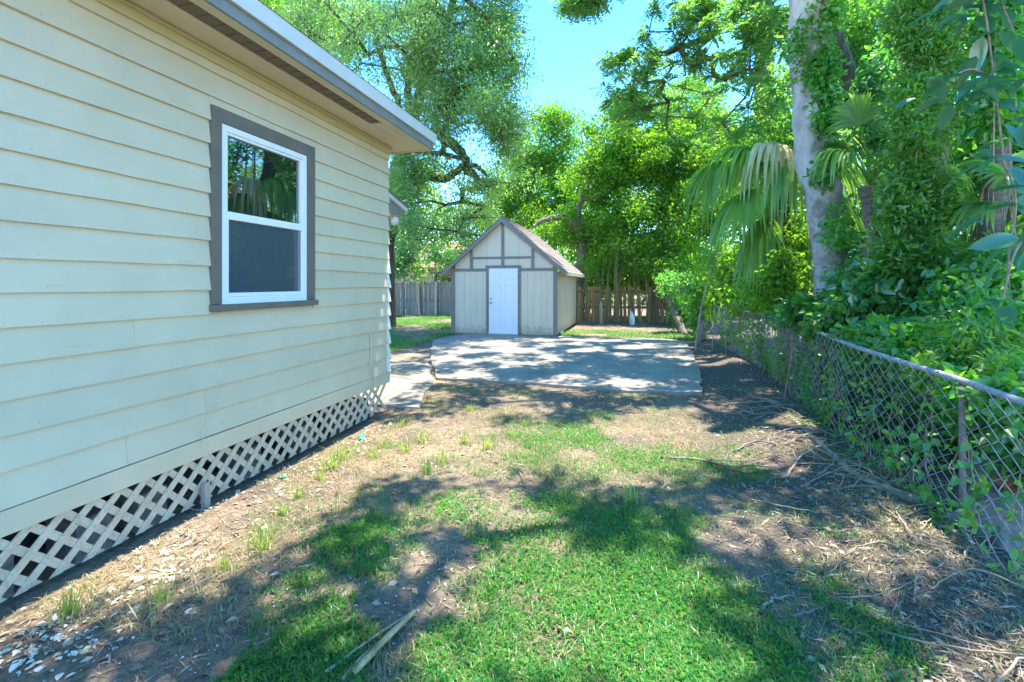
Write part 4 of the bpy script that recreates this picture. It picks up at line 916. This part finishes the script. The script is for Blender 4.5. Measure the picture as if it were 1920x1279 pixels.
# dead branch with side twigs in the sunlit dirt
def stick(name, pts, r, label, cat, group=None, m='dead', seed=0, twigs=0):
    g = np.random.default_rng(seed); P = smooth_path(pts, 16); P[:, 2] += hgt(P[:, 0], P[:, 1]); P[1:-1, :2] += g.normal(size=(14, 2))*r*.8
    b = MB().tube(P, np.linspace(r, r*.45, 16), 6)
    for k in range(twigs):
        a = P[g.integers(4, 15)]; d = unit(P[-1]-P[0])*g.uniform(.1, .3)+np.array((g.normal()*.14, g.normal()*.14, .03)); b.tube([a, a+d*.5+g.normal(size=3)*.01, a+d], [r*.5, r*.4, r*.2], 5)
    o = b.build(name, M[m], None, smooth=True); return tag(o, label, cat, group)
up_ = np.array((0, 0, .015))
stick('branch', [G(1240,860)+up_, G(1310,868)+up_*2, G(1370,880)+up_*1.5, G(1435,872)+up_], .013, 'long thin dead branch with side twigs lying across the sunlit dirt', 'branch', None, 'dead', 1, 7)
stick('branch', [G(1375,850)+up_, G(1420,835)+up_*2, G(1470,850)+up_], .010, 'curved dead branch at the edge of the litter by the fence', 'branch', None, 'deadgrey', 2, 4)
stick('branch', [G(1465,905)+up_, G(1530,860)+up_*2, G(1575,850)+up_], .011, 'dead branch pointing at the fence from the litter mound', 'branch', None, 'dead', 3, 5)
stick('branch', [G(1420,1150)+up_, G(1450,1132)+up_, G(1488,1114)+up_], .010, 'dark straight stick on the bare dirt right of the green lawn patch', 'branch', None, 'deadgrey', 4)
stick('branch', [G(1655,985)+up_, G(1690,1010)+up_*2, G(1720,1050)+up_], .008, 'pale bent stick below the stump on the right', 'branch', None, 'dead', 5)
stick('branch', [G(1765,1005)+up_, G(1800,1022)+up_*2, G(1850,1045)+up_], .014, 'dark stick lying left of the grey stump', 'branch', None, 'deadgrey', 6)
# palm stalk in the foreground
fs = empty('palm_stalk', tuple(G(715,1220)), 'split dry tan palm stalk lying in the bottom foreground', 'stalk')
for k, (a, b, r0, r1) in enumerate((((778,1158), (660,1279), .012, .018), ((770,1162), (610,1275), .006, .008), ((700,1225), (640,1290), .006, .010))):
    P = smooth_path([G(*a)+np.array((0,0,.03)), (G(*a)+G(*b))/2+np.array((0,0,.04)), G(*b)+np.array((0,0,.03))], 14); V, F = tube_np(P, np.linspace(r0, r1, 14), 7, .06, k); V[:, 2] = V[:, 2]*.7+.01
    npmesh('stalk_strand', V, F, M['brownwood'] if k == 0 else M['dead'], fs, smooth=True)
# scattered twigs
g = np.random.default_rng(90)
tl = 'thin dead twig lying in the leaf litter along the chain link fence'
for k in range(70):
    y = g.uniform(2.2, 7.4); x = float(fence_x(y))-abs(g.normal())*.38-.12; a = g.uniform(0, 6.28); l = g.uniform(.12, .38)
    c = np.array((x, y, .018)); d = np.array((math.cos(a), math.sin(a), 0))*l
    stick('twig', [c-d, c+np.array((g.normal()*.05, g.normal()*.05, .03)), c+d+np.array((0, 0, .01))], g.uniform(.003, .008), tl, 'twig', 'twigs in the litter along the fence', 'dead', k+20)
tl2 = 'small weathered twig lying on the open lawn dirt'
for k in range(12):
    x, y = g.uniform(-1.8, 1.0), g.uniform(1.9, 5.2); a = g.uniform(0, 6.28); l = g.uniform(.04, .11); c = np.array((x, y, .018)); d = np.array((math.cos(a), math.sin(a), 0))*l
    stick('twig', [c-d, c+np.array((g.normal()*.01, g.normal()*.01, .006)), c+d], g.uniform(.003, .006), tl2, 'twig', 'twigs on the open dirt', 'deadgrey', k+60)
p = G(1222,1205); o = stick('wood_chip', [p+up_+np.array((-.015,.05,0)), p+up_, p+up_+np.array((.02,-.05,0))], .014, 'pale grey bark piece on the green lawn patch', 'bark piece', None, 'deadgrey', 77)
# far right: jug, stake and rubbish heap by the plank fence
jg = empty('plastic_jug', tuple(G(1185,604)*.93), 'white plastic jug leaning at the foot of the plank fence', 'jug')
jx, jy = G(1185,604)[:2]*.93
MB().tube([(jx,jy,0),(jx,jy,.03),(jx,jy,.28),(jx-.01,jy,.40),(jx-.02,jy,.48),(jx-.02,jy,.52)], [.08,.10,.10,.07,.035,.035], 14).build('jug_body', M['whiteplastic'], jg, smooth=True)
MB().tube([(jx-.02,jy,.52),(jx-.02,jy,.55)], .04, 12).build('cap', M['greenplastic'], jg)
ws = empty('picket_stake', (-1.32*.95, 19.34*.95, 0), 'pointed pale stake standing alone before the plank fence', 'stake'); wx, wy = -1.32*.95, 19.34*.95
MB().add([(wx-.06,wy-.02,-.1),(wx+.06,wy-.02,-.1),(wx+.06,wy+.02,-.1),(wx-.06,wy+.02,-.1),(wx-.06,wy-.02,.78),(wx+.06,wy-.02,.78),(wx+.06,wy+.02,.78),(wx-.06,wy+.02,.78),(wx,wy-.02,.92),(wx,wy+.02,.92)],
         [(0,1,5,4),(1,2,6,5),(2,3,7,6),(3,0,4,7),(4,5,8),(6,7,9),(5,6,9,8),(7,4,8,9)]).build('stake_body', M['postwood'], ws)

# ------------------------------------------------------------------ ground cover (uncountable)
def inside(px, py, poly):
    poly = np.asarray([q[:2] for q in poly]); c = np.zeros(len(px), bool); n = len(poly)
    for k in range(n):
        x1, y1 = poly[k]; x2, y2 = poly[(k+1) % n]
        c ^= ((y1 > py) != (y2 > py)) & (px < (x2-x1)*(py-y1)/(y2-y1+1e-12)+x1)
    return c
def on_hard(px, py): return inside(px, py, SLAB) | inside(px, py, P1) | inside(px, py, P2) | inside(px, py, P3) | ((px < XW+.02) & (py < 8.2)) | ((px > SX0-.02) & (px < SX1+.02) & (py > SY0) & (py < SY1))
def vnoise(x, y, s, seed):
    g = np.random.default_rng(seed); T_ = g.random((64, 64)); x = x*s; y = y*s; i = np.floor(x).astype(int); j = np.floor(y).astype(int); fx = x-i; fy = y-j
    fx = fx*fx*(3-2*fx); fy = fy*fy*(3-2*fy); A = T_[i % 64, j % 64]; B = T_[(i+1) % 64, j % 64]; C_ = T_[i % 64, (j+1) % 64]; D_ = T_[(i+1) % 64, (j+1) % 64]
    return (A*(1-fx)+B*fx)*(1-fy)+(C_*(1-fx)+D_*fx)*fy
GB = [(-.1,2.3,.75,.85,1.), (-.25,1.7,.7,.6,1.), (.35,2.0,.4,.5,.9), (-.55,3.1,.7,.5,.9), (.05,3.15,.5,.45,.9), (-1.55,2.3,.45,.65,.85), (-1.5,1.6,.6,.5,.8), (-1.2,3.2,.6,.35,.5), (1.0,1.75,.42,.45,.75), (1.45,1.7,.45,.4,.85), (1.05,2.6,.25,.5,.6),
      (-.5,4.2,.9,.35,.45), (.05,4.9,.5,.4,.4), (-.9,3.7,.5,.3,.4), (.8,3.9,.2,.2,.5), (.1,4.3,1.1,.7,.75), (-.7,4.8,.9,.6,.62), (.6,5.2,.5,.3,.5), (.9,4.7,.5,.4,.45), (1.3,3.2,.3,.4,.5), (1.7,2.5,.25,.4,.5), (-.2,5.6,.6,.3,.4), (-1.3,4.9,.6,.25,.25), (-2.3,6.6,.4,.3,.6), (-.1,6.7,.5,.15,.6), (1.9,5.9,.3,.5,.5), (1.6,7.6,.3,1.2,.5), (1.75,10,.3,1.5,.45)]
def gdens(x, y):
    d = np.zeros_like(x)
    for a, b, c, e, wt in GB: d = np.maximum(d, wt*np.exp(-(((x-a)/c)**2+((y-b)/e)**2)**2*.9))
    n = vnoise(x+20, y+20, 2.3, 3)*.6+vnoise(x+20, y+20, 7, 4)*.4
    return np.clip(d*1.15-(.82-n)*1.3, 0, 1)**1.3
def scatter(n, x0, x1, y0, y1, g, dens):
    x = g.uniform(x0, x1, n); y = g.uniform(y0, y1, n); k = (g.random(n) < dens(x, y)) & ~on_hard(x, y); return x[k], y[k]
g = np.random.default_rng(100)
def bias_y(n, y0, y1):   # denser sampling near the camera
    return y0*(y1/y0)**g.random(n)
# clover like ground leaves
n = 230000; y = bias_y(n, 1.4, 7); x = g.uniform(-2.9, 2.6, n)*np.clip(y/3, .55, 1.05); k = (g.random(n) < gdens(x, y)*.95) & ~on_hard(x, y); x, y = x[k], y[k]
P = np.stack([x, y, hgt(x, y)+g.random(len(x))**1.5*.035+.004], -1); D = g.normal(size=P.shape)*np.array((1, 1, .25)); N_ = g.normal(size=P.shape)*.4+np.array((0, 0, 1.)); s = g.uniform(.6, 1.4, len(P))
V, F = leaves(P, D, N_, .0175*s, .013*s); tag(npmesh('ground_cover', V, F, M['clover']), 'low green clover leaves covering the foreground lawn patches', kind='stuff')
# grass blades
def blades(x, y, h, w, g, lean=.5):
    n = len(x); z = hgt(x, y); a = g.uniform(0, 6.28, n); ln = np.abs(g.normal(size=n))*lean*h; dx, dy = np.cos(a), np.sin(a)
    B = np.stack([x, y, z-.003], -1); S = np.stack([-dy, dx, np.zeros(n)], -1)*w[:, None] if hasattr(w, '__len__') else np.stack([-dy, dx, np.zeros(n)], -1)*w
    M1 = B+np.stack([dx*ln*.35, dy*ln*.35, h*.6], -1); T_ = B+np.stack([dx*ln, dy*ln, h*np.clip(1-ln/h*.25, .4, 1)], -1)
    V = np.stack([B-S*.5, B+S*.5, M1+S*.4, M1-S*.4, T_+S*.06, T_-S*.06], 1).reshape(-1, 3); b = np.arange(n)[:, None]*6
    return V, np.concatenate([b+np.array([[0, 1, 2, 3]]), b+np.array([[3, 2, 4, 5]])], 1).reshape(-1, 4)
n = 300000; y = bias_y(n, 1.4, 8); x = g.uniform(-2.9, 2.6, n)*np.clip(y/3, .55, 1.05); k = (g.random(n) < gdens(x, y)*.8+.01+.13*np.clip(vnoise(x+40, y+40, 3.1, 17)*2.6-1.25, 0, 1)) & ~on_hard(x, y); x, y = x[k], y[k]
V, F = blades(x, y, g.uniform(.02, .065, len(x)), .0045, g, .9); tag(npmesh('grass', V, F, M['grass']), 'short green grass in the yard', kind='stuff')
n = 90000; y = bias_y(n, 1.6, 7.1); x = g.uniform(-2.9, 2.0, n); dn = np.clip(vnoise(x+9, y+9, 1.6, 12)*1.6-.55, .02, 1)*.8; k = (g.random(n) < dn) & ~on_hard(x, y); x, y = x[k], y[k]
V, F = blades(x, y, g.uniform(.012, .05, len(x)), .004, g, 1.6); tag(npmesh('dry_grass', V, F, M['dryblade']), 'dry tan and yellowing grass stubble on the dirt', kind='stuff')
n = 1500; x = g.uniform(-5, 1.5, n); y = g.uniform(7.1, 13.6, n); k = inside(x, y, SLAB) & (g.random(n) < .12+.8*np.exp(-((x-1.5)/.5)**2)+.5*np.exp(-((y-7)/.4)**2)); x, y = x[k], y[k]
P = np.stack([x, y, np.full(len(x), .049)], -1); D = g.normal(size=P.shape)*np.array((1, 1, .1)); N_ = g.normal(size=P.shape)*.2+np.array((0, 0, 1.)); sz = g.uniform(.5, 1.4, len(P))
V, F = leaves(P, D, N_, .05*sz, .02*sz); tag(npmesh('leaf_litter', V, F, M['straw']), 'brown leaf scraps blown onto the concrete slab', kind='stuff')
def lawn_d(x, y):
    n = vnoise(x+30, y+30, .9, 8)*.6+vnoise(x+30, y+30, 3, 9)*.4
    left = (x < SX0+.1) & (y > 8.6); back = (x > SX1) & (y > 13.7) & (y < 16.2)
    return np.clip((n-.36)*3.2, 0, 1)*(left | back)*np.where(back, np.clip(1.5-abs(y-14.7)*.9, 0, 1), 1)
x, y = scatter(190000, -12, 2, 8.5, 21, g, lawn_d); V, F = blades(x, y, g.uniform(.03, .09, len(x)), .012, g, .9); tag(npmesh('grass', V, F, M['grass']), 'patchy back lawn around the shed', kind='stuff')
# straw and leaf litter
n = 70000; y = bias_y(n, 1.4, 8.5); x = g.uniform(-3.0, 2.7, n); 
dn = .22+.7*np.exp(-((x-fence_x(y)+.5)/.6)**2)+.25*np.exp(-((x+2.6)/.5)**2); k = (g.random(n) < dn) & ~on_hard(x, y); x, y = x[k], y[k]
P = np.stack([x, y, hgt(x, y)+.003+g.random(len(x))*.012*(1+2*(x > 1.2))], -1); D = g.normal(size=P.shape)*np.array((1, 1, .12)); N_ = g.normal(size=P.shape)*.3+np.array((0, 0, 1.)); s = np.exp(g.normal(size=len(P))*.5)
V, F = leaves(P, D, N_, .04*s, .0045*np.sqrt(s)); tag(npmesh('straw_litter', V, F, M['straw']), 'dry straw and needle litter scattered over the dirt', kind='stuff')
n = 15000; y = bias_y(n, 1.4, 16); x = g.uniform(-3, 2.6, n); dn = .15+.85*np.exp(-((x-fence_x(y)+.4)/.5)**2); k = (g.random(n) < dn) & ~on_hard(x, y); x, y = x[k], y[k]
P = np.stack([x, y, hgt(x, y)+.006], -1); D = g.normal(size=P.shape)*np.array((1, 1, .2)); N_ = g.normal(size=P.shape)*.4+np.array((0, 0, 1.)); s = g.uniform(.5, 1.3, len(P))
V, F = leaves(P, D, N_, .05*s, .022*s); tag(npmesh('leaf_litter', V, F, M['straw']), 'fallen brown leaves along the fence', kind='stuff')
n = 4200; y = bias_y(n, 1.4, 7); x = g.uniform(-3, 2.2, n); k = ~on_hard(x, y) & (gdens(x, y) < .12); x, y = x[k], y[k]
P = np.stack([x, y, hgt(x, y)+.005], -1); D = g.normal(size=P.shape)*np.array((1, 1, .3)); N_ = g.normal(size=P.shape)*.4+np.array((0, 0, 1.)); s = g.uniform(.4, 1.3, len(P))
V, F = leaves(P, D, N_, .013*s, .010*s); tag(npmesh('gravel_specks', V, F, M['shell']), 'pale shell and stone specks in the dirt', kind='stuff')
# flakes of old paint beside the lattice
n = 2600; y = g.uniform(1.3, 5.2, n); x = -2.68+g.normal(size=n)*.14+.12*(y < 2.6); keep = g.random(n) < np.where(y < 3.0, .9, .2)*np.clip(vnoise(x+9, y+9, 4.5, 15)*3.2-1.15, .05, 1); x, y = x[keep], y[keep]
P = np.stack([x, y, hgt(x, y)+.003+g.random(len(x))*.008], -1); D = g.normal(size=P.shape)*np.array((1, 1, .2)); N_ = g.normal(size=P.shape)*.35+np.array((0, 0, 1.)); s = np.clip(np.exp(g.normal(size=len(P))*.4),.3,1.9)
V, F = leaves(P, D, N_, .024*s, .017*s, True, .1); tag(npmesh('paint_flakes', V, F, M['chip']), 'flakes of peeled cream paint on the ground beside the lattice', kind='stuff')
# taller pale tufts in the sunlit dirt: one thing each
tg = np.random.default_rng(110); lab = 'pale green grass tuft growing from the bare dirt beside the house'
proto = None
for k, (u, v) in enumerate(((560,930),(625,880),(720,840),(700,860),(790,830),(760,850),(880,770),(960,820),(600,900),(490,1030),(640,860),(830,870),(985,800),(870,835),(530,960),(755,800),(915,845),(800,890),(1180,945),(300,1130),(420,1070),(130,1150))):
    p = G(u, v)
    if k % 6 == 0 or proto is None:
        m = 46; rr = np.abs(tg.normal(size=m))*.05; a = tg.uniform(0, 6.28, m); xx_, yy_ = p[0]+rr*np.cos(a), p[1]+rr*np.sin(a)
        V, F = blades(xx_, yy_, tg.uniform(.06, .17, m), .006, tg, .55); V = V-np.array((p[0], p[1], gz(p[0], p[1])))
        proto = npmesh('grass_tuft', V, F, M['tuft']); o = proto
    else:
        o = proto.copy(); C.objects.link(o)
    o.location = (p[0], p[1], gz(p[0], p[1])); o.rotation_euler = (0, 0, tg.uniform(0, 6.28)); s = tg.uniform(.6, 1.2); o.scale = (s, s, s)
    tag(o, lab, 'grass tuft', 'grass tufts on the bare dirt')
for o in bpy.data.objects:
    if o.name.split('.')[0] in ('branches', 'stems'): o['kind'] = 'stuff'
